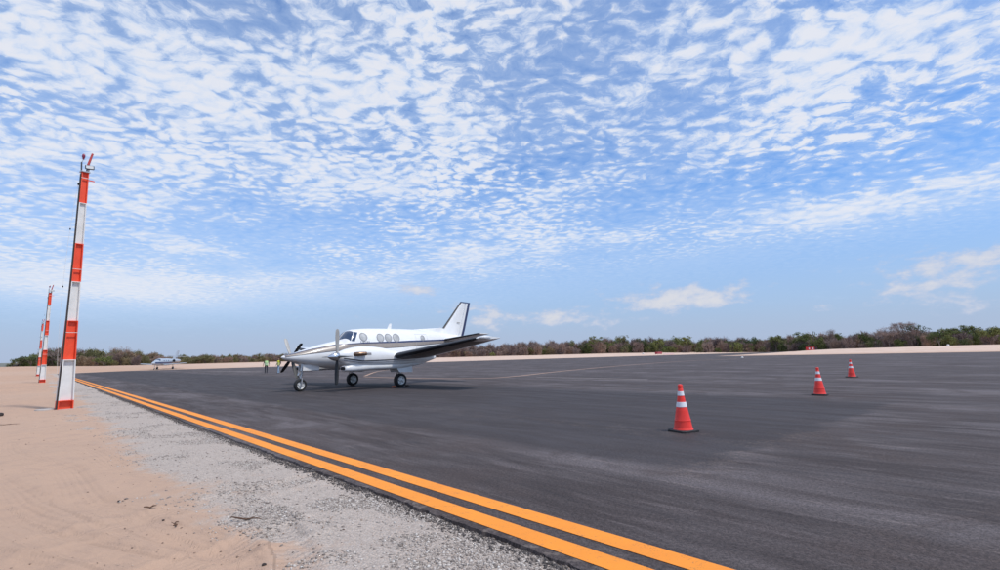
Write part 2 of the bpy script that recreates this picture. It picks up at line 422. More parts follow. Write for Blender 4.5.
# ------------------------------------------------------------------ asphalt apron
def asphalt_material():
    mt = bpy.data.materials.new('asphalt'); mt.use_nodes = True
    nt = mt.node_tree; b = NB(nt, True); p = nt.nodes['Principled BSDF']
    co = b.node('ShaderNodeTexCoord').outputs['Object']
    sep = b.node('ShaderNodeSeparateXYZ'); b.link(co, sep.inputs[0]); X, Y, _ = sep.outputs
    V0 = b.m('ADD', b.m('MULTIPLY', X, float(N[0])), b.m('MULTIPLY', Y, float(N[1])))
    U0 = b.m('ADD', b.m('MULTIPLY', X, float(D[0])), b.m('MULTIPLY', Y, float(D[1])))
    def along(su, sv, off=0.0):          # noise space stretched along the paving direction
        c = b.node('ShaderNodeCombineXYZ'); b.link(b.m('MULTIPLY_ADD', U0, su, off * 3.7), c.inputs[0]); b.link(b.m('MULTIPLY', V0, sv), c.inputs[1]); c.inputs[2].default_value = off
        return c.outputs[0]
    a1 = b.noise(along(.42, 2.4), 1.0, 5, .62, .3); a2 = b.noise(along(.75, 5.5, 7), 1.0, 5, .65, .3); a3 = b.noise(along(.13, .55, 3), 1.0, 4, .6, .3)
    a4 = b.noise(along(.9, 13, 11), 1.0, 3, .6, .2)
    blot = b.noise(co, .55, 6, .65, .6); grain = b.noise(co, 34, 4, .8); grain2 = b.noise(co, 95, 3, .8)
    base = b.mix(b.rng(a1, .34, .66), (0.0365, 0.0304, 0.0304), (0.0555, 0.0479, 0.0479))
    base = b.mix(b.m('MULTIPLY', b.rng(a2, .50, .70), .60), base, (0.0874, 0.0775, 0.0798))
    base = b.mix(b.m('MULTIPLY', b.rng(a2, .46, .30), .55), base, (0.0243, 0.0205, 0.0213))
    base = b.mix(b.m('MULTIPLY', b.rng(a3, .44, .66), .80), base, (0.094, 0.086, 0.090))
    base = b.mix(b.m('MULTIPLY', b.rng(a4, .60, .72), b.m('MULTIPLY', b.rng(a3, .40, .60), .55)), base, (0.1444, 0.1292, 0.1254))
    base = b.mix(b.m('MULTIPLY', b.rng(blot, .44, .62), .72), base, (0.0456, 0.0365, 0.0350))
    # coarser, darker paving pass round the first cone, with pale aggregate along its joints
    wob = b.m('MULTIPLY', b.m('SUBTRACT', b.noise(co, .9, 5, .65), .5), .55)
    vv = b.m('ADD', b.m('ADD', b.m('MULTIPLY', X, float(N[0])), b.m('MULTIPLY', Y, float(N[1]))), wob)
    uu = b.m('ADD', b.m('ADD', b.m('MULTIPLY', X, float(D[0])), b.m('MULTIPLY', Y, float(D[1]))), wob)
    # joint line through the two measured points
    j = b.m('SUBTRACT', b.m('ADD', uu, wob), 3.05)
    inpatch = b.m('MULTIPLY', b.rng(j, -.15, .15), b.m('MULTIPLY', b.rng(vv, 5.2, 5.6), b.rng(vv, 14, 16, 1, 0)))
    base = b.mix(b.m('MULTIPLY', inpatch, .80), base, (0.0304, 0.0274, 0.0296))
    jl = b.m('MULTIPLY', b.rng(b.m('ABSOLUTE', j), 0.05, .45, 1, 0), b.m('MULTIPLY', b.rng(vv, 4.9, 5.4), b.rng(vv, 8.5, 10, 1, 0)))
    jl2 = b.m('MULTIPLY', b.rng(b.m('ABSOLUTE', b.m('SUBTRACT', vv, 7.6)), .1, .8, 1, 0), b.rng(uu, 2.5, 3.5))
    agg = b.m('MULTIPLY', b.rng(b.noise(co, 55, 3, .7), .50, .62), b.rng(b.noise(co, 14, 3, .6), .45, .6))
    aggm = b.m('MULTIPLY', agg, b.m('ADD', b.m('MULTIPLY', b.m('MAXIMUM', jl, b.m('MULTIPLY', jl2, .75)), b.rng(b.noise(co, 2.2, 4, .6), .42, .6)),
                                    b.m('MULTIPLY', b.rng(b.noise(co, .5, 3, .5), .6, .72), .25)))
    base = b.mix(1.0, base, b.mix(b.rng(b.m('ADD', b.m('MULTIPLY', grain, .55), b.m('MULTIPLY', grain2, .45)), .34, .66), (.50, .46, .44), (2.02, 1.86, 1.80)), 'MULTIPLY')
    base = b.mix(b.m('MULTIPLY', aggm, .70), base, (0.2280, 0.1710, 0.1368))
    # sand blown over the edge
    es = b.m('MULTIPLY', b.rng(vv, 2.3, 3.0, 1, 0), b.rng(b.noise(co, 7, 5, .7), .52, .66))
    base = b.mix(b.m('MULTIPLY', es, .5), base, (.34, .28, .24))
    b.link(base, p.inputs['Base Color'])
    b.link(b.rng(a1, .3, .7, .85, .70), p.inputs['Roughness']); p.inputs['Specular IOR Level'].default_value = .30
    bn = b.node('ShaderNodeBump'); bn.inputs['Strength'].default_value = .5; bn.inputs['Distance'].default_value = .006
    b.link(b.m('ADD', grain, b.m('MULTIPLY', grain2, .5)), bn.inputs['Height']); b.link(bn.outputs[0], p.inputs['Normal'])
    return mt
ASPH = asphalt_material()

def build_asphalt():
    # outline in (u, v); the near edge is ragged
    us = np.concatenate([np.arange(-40, -4, 1.5), np.arange(-4, 30, .045), np.arange(30, far_u(V_EDGE), .6)])
    near = [(u, V_EDGE + .07 * (fbm(u * 1.3, 0, 4, 40) - .5) + .03 * (float(vnoise(u * 9, 3, 2)) - .5) + .02 * (float(vnoise(u * 27, 3, 8)) - .5)) for u in us]
    poly = near + [(far_u(v) + 1.2 * (float(fbm(v * .08, 5, 3, 4)) - .5), v) for v in np.linspace(V_EDGE + .3, 236, 60)] + \
        [(U_TAXI, 236), (U_TAXI, 118), (U_TAXI - 1.5, 114), (U_TAXI - 6, V_RIGHT)] + [(u, V_RIGHT + .8 * (float(fbm(u * .1, 9, 3, 6)) - .5)) for u in np.linspace(48, -40, 40)]
    n = len(poly); k = len(near)
    v = [W(a, c, 0.0) for a, c in poly]
    # crumbling lip: the near edge slopes down into the gravel
    low = [W(a, c - .012 - .03 * random.random(), -.10) for a, c in near]
    f = [tuple(range(n))] + [(i, n + i, n + i + 1, i + 1) for i in range(k - 1)]
    o = mesh_obj('apron', v + low, f, ASPH, smooth=False)
    me = o.data
    if me.polygons[0].normal.z < 0: me.flip_normals()
    tag(o, 'dark grey asphalt aircraft apron with streaky worn surface', kind='structure')
build_asphalt()

def paint_material(name, c1, c2, wear):
    mt = bpy.data.materials.new(name); mt.use_nodes = True
    nt = mt.node_tree; b = NB(nt); p = nt.nodes['Principled BSDF']
    co = b.node('ShaderNodeTexCoord').outputs['Object']
    n1 = b.noise(co, 1.2, 5, .6); n2 = b.noise(co, 90, 4, .75); n3 = b.noise(co, 9, 5, .7)
    c = b.mix(b.rng(n1, .3, .7), c1, c2)
    w = b.m('MULTIPLY', b.rng(b.m('ADD', b.m('MULTIPLY', n2, .6), b.m('MULTIPLY', n3, .4)), .60 - wear, .70 - wear * .6), .75)
    b.link(b.mix(w, c, (.09, .075, .06)), p.inputs['Base Color'])
    p.inputs['Roughness'].default_value = .7
    bn = b.node('ShaderNodeBump'); bn.inputs['Strength'].default_value = .4; bn.inputs['Distance'].default_value = .004
    b.link(n2, bn.inputs['Height']); b.link(bn.outputs[0], p.inputs['Normal'])
    return mt
YEL = paint_material('edge_line_paint', (.86, .285, .018), (.77, .245, .018), 0.06)
FADED = paint_material('faded_line_paint', (.46, .27, .17), (.50, .33, .24), .10)
FADEDW = paint_material('faded_pale_paint', (.30, .26, .24), (.36, .31, .28), .14)

def strip(name, pts, half, m, z, label):
    v, f = [], []
    pts = [np.array(p, float) for p in pts]
    for i, p in enumerate(pts):
        t = pts[min(i + 1, len(pts) - 1)] - pts[max(i - 1, 0)]; t /= np.linalg.norm(t); s = np.array([-t[1], t[0]])
        v += [(*(p + s * half), z), (*(p - s * half), z)]
    for i in range(len(pts) - 1): f.append((2 * i + 1, 2 * i + 3, 2 * i + 2, 2 * i))
    return tag(mesh_obj(name, v, f, m, smooth=False), label, kind='structure')
for name, v0, v1, lab in (('outer_edge_line', 2.665, 2.855, 'outer of two orange yellow edge lines beside the gravel'),
                          ('inner_edge_line', 3.000, 3.190, 'inner of two orange yellow edge lines on the asphalt')):
    us = np.concatenate([np.arange(-30, 0, 3), np.arange(0, 25, .25), np.arange(25, 110, 1.5)])
    jit = lambda u, k: .010 * (float(fbm(u * .8, k, 3, 50)) - .5)
    v, f = [], []
    for u in us:
        v += [W(u, v0 + jit(u, v0), .004), W(u, v1 + jit(u, v1), .004)]
    for i in range(len(us) - 1): f.append((2 * i, 2 * i + 1, 2 * i + 3, 2 * i + 2))
    o = mesh_obj(name, v, f, YEL, smooth=False)
    if o.data.polygons[0].normal.z < 0: o.data.flip_normals()
    tag(o, lab, kind='structure')
def smooth_path(px, n=8):
    P = [ground_at(*p) for p in px]; out = []
    for i in range(len(P) - 1):
        p0, p1, p2, p3 = P[max(i - 1, 0)], P[i], P[i + 1], P[min(i + 2, len(P) - 1)]
        for k in range(n):
            t = k / n
            out.append(.5 * (2 * p1 + (p2 - p0) * t + (2 * p0 - 5 * p1 + 4 * p2 - p3) * t * t + (3 * p1 - p0 - 3 * p2 + p3) * t ** 3))
    return out + [P[-1]]
strip('taxi_line', smooth_path([(364, 377), (412, 378.3), (470, 378.6), (511, 376.8), (565, 371), (625, 365.5), (680, 361.5), (738, 358.8)]), .13, FADED, .004, 'faded orange taxi line curving across the apron')
strip('stand_line', smooth_path([(364.5, 376.2), (385, 370.5), (430, 367), (480, 366.2)]), .10, FADED, .008, 'faded parking line running away behind the large aircraft')
strip('pale_line', smooth_path([(537, 377.4), (590, 378.3), (648, 379.6)]), .10, FADEDW, .004, 'short faded pale line on the apron')
strip('far_pale_line', smooth_path([(186, 372.4), (215, 371.6), (262, 371.8)]), .35, FADEDW, .004, 'faint pale line on the far apron')

# ------------------------------------------------------------------ loose stones and crumbs (uncountable)
def stones(name, n, sampler, smin, smax, material, label, sink=.35, cols=None):
    x, y = sampler(n); n = len(x)
    base = np.array([[1, 0, 0], [0, 1, 0], [-1, 0, 0], [0, -1, 0], [.15, .1, .8], [-.1, -.1, -.6]], float)
    faces = np.array([[0, 1, 4], [1, 2, 4], [2, 3, 4], [3, 0, 4], [1, 0, 5], [2, 1, 5], [3, 2, 5], [0, 3, 5]])
    size = smin + (smax - smin) * rng.random(n) ** 3.2
    V = base[None] * (0.65 + .7 * rng.random((n, 6, 1))) * size[:, None, None] * (np.array([1, .8, .7])[None, None])
    a = rng.random(n) * 6.283; ca, sa = np.cos(a), np.sin(a)
    Vx = V[:, :, 0] * ca[:, None] - V[:, :, 1] * sa[:, None]; Vy = V[:, :, 0] * sa[:, None] + V[:, :, 1] * ca[:, None]
    zz = ground_z(x, y) + size * .6 * (1 - 2 * sink) * .5
    P = np.stack([Vx + x[:, None], Vy + y[:, None], V[:, :, 2] + zz[:, None]], -1).reshape(-1, 3)
    F = (faces[None] + (np.arange(n) * 6)[:, None, None]).reshape(-1, 3)
    t = np.repeat(rng.random(n), 8)
    o = fast_mesh(name, P, F, material, attrs={'tone': ('FACE', 'FLOAT', t)})
    return tag(o, label, kind='stuff')
def tone_mat(name, ramp, rough=.9):
    mt = bpy.data.materials.new(name); mt.use_nodes = True
    nt = mt.node_tree; b = NB(nt); p = nt.nodes['Principled BSDF']; p.inputs['Roughness'].default_value = rough; p.inputs['Specular IOR Level'].default_value = .25
    at = b.node('ShaderNodeAttribute', attribute_name='tone').outputs['Fac']
    cr = b.node('ShaderNodeValToRGB'); b.link(at, cr.inputs[0])
    e = cr.color_ramp.elements
    while len(e) < len(ramp): e.new(.5)
    for i, (pos, c) in enumerate(ramp): e[i].position = pos; e[i].color = (*c, 1)
    co = b.node('ShaderNodeTexCoord').outputs['Object']
    b.link(b.mix(b.m('MULTIPLY', b.noise(co, 120, 3, .6), .35), cr.outputs[0], (.25, .2, .17)), p.inputs['Base Color'])
    return mt
def gravel_sampler(n):
    xs, ys = [], []
    got = 0
    while got < n:
        k = 60000
        d = 2.2 * (40 / 2.2) ** rng.random(k) ** 1.15     # denser near the lens side of the strip
        u = d; v = V_EDGE - .02 - 4.2 * rng.random(k) ** 1.25
        m = gravel_mask(u, v); keep = rng.random(k) < m ** 1.4
        # clumps
        keep &= rng.random(k) < .05 + .95 * sstep(fbm(u * 1.5, v * 1.9, 4, 77), .50, .64)
        p = u[keep, None] * D + v[keep, None] * N
        xs.append(p[:, 0]); ys.append(p[:, 1]); got += keep.sum()
    return np.concatenate(xs)[:n], np.concatenate(ys)[:n]
STONE = tone_mat('gravel_stone', [(0, (.17, .145, .13)), (.35, (.32, .28, .25)), (.65, (.45, .40, .36)), (.92, (.58, .53, .48)), (1, (.64, .61, .57))])
stones('gravel', 38000, gravel_sampler, .003, .019, STONE, 'loose grey crushed stone scattered along the asphalt edge')
def crumb_sampler(n):
    u = 1.0 + 34 * rng.random(n) ** 1.6; v = V_EDGE - .01 - np.abs(rng.normal(0, .06, n)) + .07 * (fbm(u * 1.3, u * 0, 4, 40) - .5)
    p = u[:, None] * D + v[:, None] * N; return p[:, 0], p[:, 1]
stones('asphalt_crumbs', 12000, crumb_sampler, .006, .022, tone_mat('asphalt_crumb', [(0, (.03, .03, .032)), (.6, (.06, .057, .06)), (1, (.20, .17, .15))]), 'black asphalt crumbs along the broken pavement edge', sink=.1)
def sand_sampler(n):
    d = 2.6 * (45 / 2.6) ** rng.random(n); a = np.radians(-50 + 46 * rng.random(n)); x = d * np.sin(a); y = d * np.cos(a)
    u, v = UV(x, y); k = v < V_EDGE - .2; return x[k], y[k]
stones('sand_grit', 2600, sand_sampler, .003, .014, tone_mat('grit', [(0, (.10, .07, .055)), (.5, (.28, .19, .14)), (1, (.5, .38, .3))]), 'scattered brown grit and crumbs lying on the sand', sink=.2)

# ------------------------------------------------------------------ shared materials
WHITE = mat('aircraft_white', (.80, .80, .79), .28, coat=.6, var=.05, vscale=2.5)
BOOT = mat('deice_boot_rubber', (.016, .017, .022), .45, var=.2)
BLUE = mat('navy_stripe', (.020, .030, .095), .3, coat=.5)
TAN = mat('tan_stripe', (.30, .255, .22), .35, coat=.4, var=.08)
LINE = mat('dark_pinstripe', (.045, .042, .05), .35)
CHROME = mat('polished_spinner', (.72, .72, .73), .16, metal=1.0, var=.05)
BLADE = mat('propeller_blade', (.030, .031, .034), .6, var=.2)
BLADEF = mat('blade_grey', (.36, .35, .33), .42, var=.1)
GLASS = mat('cockpit_glass', (.010, .030, .075), .06, coat=1.0, spec=.8)
PANE = mat('cabin_pane', (.46, .46, .45), .2, coat=.5, var=.3, vscale=3)
FRAME = mat('window_trim', (.24, .24, .245), .4)
TYRE = mat('tyre_rubber', (.017, .017, .018), .75, var=.3, vscale=20)
RIM = mat('wheel_rim', (.66, .66, .64), .35, metal=.3, var=.15)
METAL = mat('gear_metal', (.56, .56, .56), .35, metal=.7, var=.15)
DARK = mat('dark_recess', (.012, .012, .014), .7)
EXH = mat('exhaust_metal', (.30, .19, .13), .35, metal=.9, var=.3, vscale=14)
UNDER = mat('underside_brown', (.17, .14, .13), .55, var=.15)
SOOTG = mat('soot_grey', (.26, .25, .25), .5, var=.1)  # grey for the soot patches behind the exhaust stacks
RUBR = mat('orange_chock', (.42, .11, .04), .7)

# ------------------------------------------------------------------ twin-engine aircraft
PLANE = empty('turboprop_aircraft', (-9.18, 21.59, 0), math.pi + 0.8448)
tag(PLANE, 'large white twin propeller aircraft with navy and tan stripes parked on the asphalt', 'aircraft')

def pchip(xs, ys, x):
    xs = np.array(xs, float); ys = np.array(ys, float); h = np.diff(xs); d = np.diff(ys) / h
    m = np.zeros(len(xs)); m[0], m[-1] = d[0], d[-1]
    for i in range(1, len(xs) - 1):
        m[i] = 0 if d[i - 1] * d[i] <= 0 else (h[i - 1] + h[i]) * 3 / ((2 * h[i] + h[i - 1]) / d[i - 1] + (h[i] + 2 * h[i - 1]) / d[i])
    k = int(np.clip(np.searchsorted(xs, x) - 1, 0, len(xs) - 2)); t = (x - xs[k]) / h[k]
    return ys[k] * (1 + 2 * t) * (1 - t) ** 2 + h[k] * m[k] * t * (1 - t) ** 2 + ys[k + 1] * t * t * (3 - 2 * t) + h[k] * m[k + 1] * t * t * (t - 1)

class Body:
    def __init__(s, rows, y0=0.0, e=2.3, sgn=-1):
        s.r = np.array(rows, float); s.y0 = y0; s.e = e; s.sgn = sgn
    def par(s, st): return [pchip(s.r[:, 0], s.r[:, i], st) for i in range(1, 5)]
    def P(s, st, phi, off=0.0):
        zt, zb, w, zc = s.par(st); c, q = math.cos(phi), math.sin(phi); e = 2 / s.e
        hz = (zt - zc) if c >= 0 else (zc - zb)
        y = (w + off) * math.copysign(abs(q) ** e, q); z = zc + (hz + off) * math.copysign(abs(c) ** e, c)
        return (s.sgn * st, s.y0 + y, z)
    def phi_z(s, st, z):
        zt, zb, w, zc = s.par(st); h = (zt - zc) if z >= zc else (zc - zb)
        c = np.clip((z - zc) / h, -1, 1); return math.acos(math.copysign(abs(c) ** (s.e / 2), c))
    def rings(s, sts, n=40): return [[s.P(a, 2 * math.pi * k / n) for k in range(n)] for a in sts]
    def disc(s, sc_, zc_, r, off, side=1, n=24, r0=0.0, rs=1.0):
        """round patch (or ring) lying on the body"""
        v, f = [], []
        rr = [r0, r] if r0 else [0.001, r * .5, r]
        for q in rr:
            for k in range(n):
                a = 2 * math.pi * k / n; st = sc_ + q * rs * math.cos(a); z = zc_ + q * math.sin(a)
                v.append(s.P(st, side * s.phi_z(st, z), off))
        for i in range(len(rr) - 1):
            for k in range(n):
                a, b2 = i * n + k, i * n + (k + 1) % n; f.append((a, b2, b2 + n, a + n))
        return v, f
    def band(s, pts, off, side=1, n=6):
        """pts: list of (s, z_low, z_high)"""
        v, f = [], []
        for st, a, c in pts:
            for k in range(n + 1): v.append(s.P(st, side * s.phi_z(st, a + (c - a) * k / n), off))
        for i in range(len(pts) - 1):
            for k in range(n):
                q = i * (n + 1) + k; f.append((q, q + 1, q + n + 2, q + n + 1))
        return v, f
    def quad(s, c4, off, side=1, n=10):
        """c4 corners (s, phi): a b c d in order"""
        v, f = [], []
        a, b2, c, d = [np.array(k, float) for k in c4]
        for i in range(n + 1):
            for j in range(n + 1):
                p = (a * (1 - j / n) + b2 * j / n) * (1 - i / n) + (d * (1 - j / n) + c * j / n) * i / n
                v.append(s.P(p[0], side * p[1], off))
        for i in range(n):
            for j in range(n): q = i * (n + 1) + j; f.append((q, q + 1, q + n + 2, q + n + 1))
        return v, f

FUS = Body([(0, 1.465, 1.445, .012, 1.455), (.10, 1.52, 1.375, .105, 1.45), (.45, 1.60, 1.27, .25, 1.44), (.9, 1.735, 1.15, .375, 1.45), (1.5, 1.925, 1.02, .50, 1.48),
            (2.2, 2.09, .93, .60, 1.54), (2.58, 2.18, .90, .645, 1.6), (2.78, 2.38, .89, .665, 1.66), (3.0, 2.585, .88, .685, 1.7), (3.35, 2.69, .87, .70, 1.75), (4.3, 2.75, .86, .71, 1.78), (5.6, 2.765, .87, .71, 1.8),
            (6.6, 2.76, .95, .68, 1.84), (7.6, 2.72, 1.18, .57, 1.92), (8.6, 2.64, 1.52, .42, 2.04), (9.6, 2.54, 1.85, .26, 2.16), (10.5, 2.46, 2.14, .10, 2.28), (10.75, 2.40, 2.25, .03, 2.32)])
sts = sorted(set([0, .03, .06, .1, .2, .32] + list(np.round(np.arange(.45, 2.5, .15), 3)) + list(np.round(np.arange(2.5, 3.5, .07), 3)) + list(np.round(np.arange(3.5, 10.7, .25), 3)) + [10.75]))
fus = G().loft(FUS.rings(sts)).build('fuselage', WHITE, PLANE)
def patch(name, vf, m, parent, side=1):
    o = mesh_obj(name, vf[0], vf[1], m, parent, smooth=True); return o
UP = lambda s: float(np.interp(s, [.12, .45, 1.2, 2.2, 3.6, 5.6, 8.6, 10.4], [1.505, 1.575, 1.76, 1.94, 2.01, 2.055, 2.17, 2.27]))
LO = lambda s: float(np.interp(s, [.12, .45, 1.2, 2.2, 3.6, 5.6, 8.6, 10.4], [1.475, 1.515, 1.60, 1.70, 1.76, 1.84, 2.06, 2.21]))
TH = lambda s: float(np.interp(s, [.12, 2.2, 4, 6, 9, 10.4], [.018, .026, .05, .075, .07, .03]))
ss = np.linspace(.12, 10.3, 70)
for side in (1, -1):
    patch('tan_stripe', FUS.band([(s, LO(s), UP(s)) for s in ss], .004, side), TAN, fus)
    patch('navy_stripe', FUS.band([(s, UP(s), UP(s) + TH(s)) for s in ss], .008, side, 2), BLUE, fus)
    patch('lower_pinstripe', FUS.band([(s, LO(s) - .022, LO(s)) for s in ss], .008, side, 2), LINE, fus)
    # windscreen and cockpit side window
    ph = lambda s, z: FUS.phi_z(s, z)
    g = patch('windscreen_pane', FUS.quad([(2.56, .03), (2.90, ph(2.90, 2.12)), (3.17, ph(3.17, 2.54)), (3.0, .03)], .006, side), GLASS, PLANE)
    g = patch('corner_window', FUS.quad([(2.93, ph(2.93, 2.12)), (3.08, ph(3.08, 2.10)), (3.34, ph(3.34, 2.52)), (3.20, ph(3.20, 2.54))], .006, side), GLASS, PLANE)
    for (s0, z0, r, rs) in ((3.56, 2.31, .175, 1.05), (4.47, 2.275, .185, 1.0), (4.925, 2.28, .185, 1.0), (5.39, 2.285, .185, 1.0), (7.09, 2.29, .125, 1.0)):
        w = patch('cabin_window', FUS.disc(s0, z0, r, .006, side, rs=rs), PANE, PLANE)
        patch('window_frame', FUS.disc(s0, z0, r + .022, .010, side, r0=r - .012, rs=rs), FRAME, w)
# airstair door seam, left side
dv, df = [], []
for a, b2, c, d in ((6.62, 6.628, 1.42, 2.50), (7.43, 7.438, 1.42, 2.45)):
    v, f = FUS.band([(a, c, d), (b2, c, d)], .005, 1, 14); k = len(dv); dv += v; df += [tuple(i + k for i in q) for q in f]
v, f = FUS.band([(s, 2.492, 2.5) for s in np.linspace(6.63, 7.43, 8)], .0055, 1, 1); k = len(dv); dv += v; df += [tuple(i + k for i in q) for q in f]
patch('door_seam', (dv, df), mat('seam', (.42, .42, .42), .5), PLANE)
# small illegible registration marks
mv, mf = [], []
for i, s0 in enumerate(np.linspace(3.38, 3.80, 5)):
    v, f = FUS.band([(s0, 2.055, 2.12), (s0 + (.06 if i % 2 else .045), 2.055, 2.12)], .005, 1, 1); k = len(mv); mv += v; mf += [tuple(q + k for q in t) for t in f]
tag(patch('registration_mark', (mv, mf), FRAME, fus), kind='stuff')
# roof antenna
G().loft([[(-5.30, .012, 2.74), (-5.55, .012, 2.74), (-5.55, -.012, 2.74), (-5.30, -.012, 2.74)], [(-5.45, .006, 3.02), (-5.57, .006, 3.02), (-5.57, -.006, 3.02), (-5.45, -.006, 3.02)]]).build('antenna', WHITE, PLANE)
0 and G().loft([[(-3.75, .01, 2.7), (-3.92, .01, 2.71), (-3.92, -.01, 2.71), (-3.75, -.01, 2.7)], [(-3.86, .005, 2.83), (-3.94, .005, 2.83), (-3.94, -.005, 2.83), (-3.86, -.005, 2.83)]]).build('antenna', WHITE, PLANE)

def airfoil(le, te, z, t, y, n=12, x_cut=None, grow=0.0):
    """closed ring, LE forward; t thickness ratio"""
    c = te - le; up_, lo_ = [], []
    lim = 1.0 if x_cut is None else x_cut
    for i in range(n + 1):
        x = lim * (1 - math.cos(math.pi * i / n / (1 if x_cut is None else 2))) / (2 if x_cut is None else 1)
        h = 5 * t * (.2969 * math.sqrt(x) - .126 * x - .3516 * x * x + .2843 * x ** 3 - .1036 * x ** 4) * c + grow
        up_.append((-(le + x * c - (grow if i == 0 else 0)), y, z + h * 1.1)); lo_.append((-(le + x * c), y, z - h * .85))
    return up_ + lo_[:0:-1] if x_cut is None else up_[::-1] + lo_[1:]
WSEC = [(.0, 3.80, 6.62, 1.16, .13), (1.95, 3.92, 6.55, 1.30, .14), (2.4, 3.97, 6.50, 1.40, .14), (4.6, 4.10, 6.20, 1.675, .13), (6.9, 4.23, 5.70, 1.957, .12), (7.35, 4.34, 5.52, 2.01, .10)]
def interp_sec(y):
    a = np.array(WSEC); return [float(np.interp(y, a[:, 0], a[:, i])) for i in range(1, 5)]
for sg, nm in ((1, 'left'), (-1, 'right')):
    ys = [.3, 1.0, 1.95, 2.4, 3.5, 4.6, 5.8, 6.9, 7.2, 7.35]
    rings = [airfoil(*interp_sec(y), sg * y) for y in ys]
    wng = G().loft(rings).build('wing', WHITE, PLANE)
    bys = [2.42, 3.5, 4.6, 5.8, 6.9, 7.15]
    rings = [airfoil(*interp_sec(y), sg * y, x_cut=.085, grow=.006) for y in bys]
    G().loft(rings, closed=False, cap0=False, cap1=False).build('deice_boot', BOOT, wng)
    # aileron and flap seams on the underside
    for x0, x1 in ((2.6, 4.55), (4.65, 6.9)):
        v, f = [], []
        for i in range(9):
            y = x0 + (x1 - x0) * i / 8; le, te, z, t = interp_sec(y); c = te - le; x = .76
            h = 5 * t * (.2969 * math.sqrt(x) - .126 * x - .3516 * x * x + .2843 * x ** 3 - .1036 * x ** 4) * c
            for q in (.0, .012): v.append((-(le + (x + q) * c), sg * y, z - h * .85 - .004))
        f = [(2 * i, 2 * i + 1, 2 * i + 3, 2 * i + 2) for i in range(8)]
        mesh_obj('flap_seam', v, f, LINE, wng)
    # dark brown skin laid over the outer wing's underside
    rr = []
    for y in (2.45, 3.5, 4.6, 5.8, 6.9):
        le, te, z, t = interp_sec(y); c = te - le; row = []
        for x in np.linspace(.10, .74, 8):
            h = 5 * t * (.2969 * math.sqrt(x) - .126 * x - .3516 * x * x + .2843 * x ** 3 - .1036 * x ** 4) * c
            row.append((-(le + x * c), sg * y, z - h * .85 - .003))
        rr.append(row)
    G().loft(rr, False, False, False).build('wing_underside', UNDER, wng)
    # tip fairing with lamp
    G().loft([[(-(4.45 + .5 * a) , sg * (7.30 + .10 * math.sin(math.pi * a)), 2.03 + .05 * math.cos(2 * math.pi * k / 8) * (math.sin(math.pi * min(max(a, .06), .94)) + .1)) if False else
               (-(4.30 + .62 * a), sg * (7.36 + .06 * math.sin(2 * math.pi * k / 8) * math.sin(math.pi * min(max(a, .08), .92))),
                2.03 + .065 * math.cos(2 * math.pi * k / 8) * math.sin(math.pi * min(max(a, .08), .92))) for k in range(8)] for a in np.linspace(0, 1, 9)]).build('tip_fairing', WHITE, wng)
    # nacelle
    NB_ = Body([(1.46, 1.60, 1.24, .18, 1.42), (1.62, 1.67, 1.17, .255, 1.42), (2.0, 1.78, 1.06, .36, 1.42), (2.5, 1.845, .98, .42, 1.40), (3.1, 1.83, .93, .44, 1.38), (3.8, 1.74, .90, .44, 1.34), (4.4, 1.62, .90, .43, 1.28), (5.2, 1.52, .93, .38, 1.24), (6.0, 1.46, 1.06, .26, 1.26), (6.7, 1.40, 1.24, .08, 1.31)], sg * 1.95, 2.4)
    nst = [1.46, 1.5, 1.56, 1.62, 1.8, 2.0, 2.25, 2.5, 2.8, 3.1, 3.5, 3.8, 4.1, 4.4, 4.8, 5.2, 5.6, 6.0, 6.4, 6.7]
    nac = G().loft(NB_.rings(nst, 32)).build('nacelle', WHITE, PLANE)
    for side in (1, -1):
        p2 = np.linspace(1.6, 5.2, 24)
        zl = lambda s: float(np.interp(s, [1.6, 2.4, 5.2], [1.33, 1.20, 1.25]))
        patch('nacelle_pinstripe', NB_.band([(s, zl(s), zl(s) + .042) for s in p2], .005, side, 2), LINE, nac)
        patch('nacelle_pinstripe', NB_.band([(s, zl(s) - .06, zl(s) - .045) for s in p2], .005, side, 2), BLUE, nac)
        # exhaust stack
        y0 = sg * 1.95 + side * .36
        G().tube([(-2.02, y0 - side * .10, 1.50), (-2.10, y0 + side * .06, 1.51), (-2.24, y0 + side * .12, 1.515), (-2.50, y0 + side * .135, 1.52)], [.085, .09, .085, .08], 12).build('exhaust_stack', EXH, nac)
        patch('exhaust_soot', NB_.band([(s, 1.46, 1.56) for s in np.linspace(2.5, 2.8, 4)], .004, side, 2), SOOTG, nac)
    # chin intake
    CH = Body([(1.70, 1.02, .83, .20, .93), (1.78, 1.05, .795, .24, .93), (2.3, 1.15, .79, .30, .95), (3.2, 1.15, .82, .34, .98), (4.3, 1.15, .80, .36, .98), (5.2, 1.15, .90, .33, 1.02), (5.9, 1.16, 1.02, .20, 1.1)], sg * 1.95, 2.8)
    ch = G().loft(CH.rings([1.70, 1.74, 1.78, 2.0, 2.3, 2.8, 3.2, 3.8, 4.3, 4.8, 5.2, 5.6, 5.9], 28)).build('chin_intake', WHITE, nac)
    rg = [CH.P(1.70, 2 * math.pi * k / 28, -.02) for k in range(28)]
    mesh_obj('intake_mouth', [(p[0] + .004, p[1], p[2]) for p in rg], [tuple(range(28))], DARK, ch, smooth=False)
    # propeller: four feathered blades
    hub = (-1.42, sg * 1.96, 1.42)
    pr = []
    for k in range(13):
        a = k / 12; pr.append((.004 + .168 * math.sin(a * math.pi / 2) ** .85, -.98 - .44 * a))
    sp = G().lathe(pr + [(.165, -1.46), (.1, -1.47)], 28, 'x', (0, hub[1], hub[2])).build('spinner', CHROME, PLANE)
    rot = 0.0 if sg == 1 else math.radians(55)
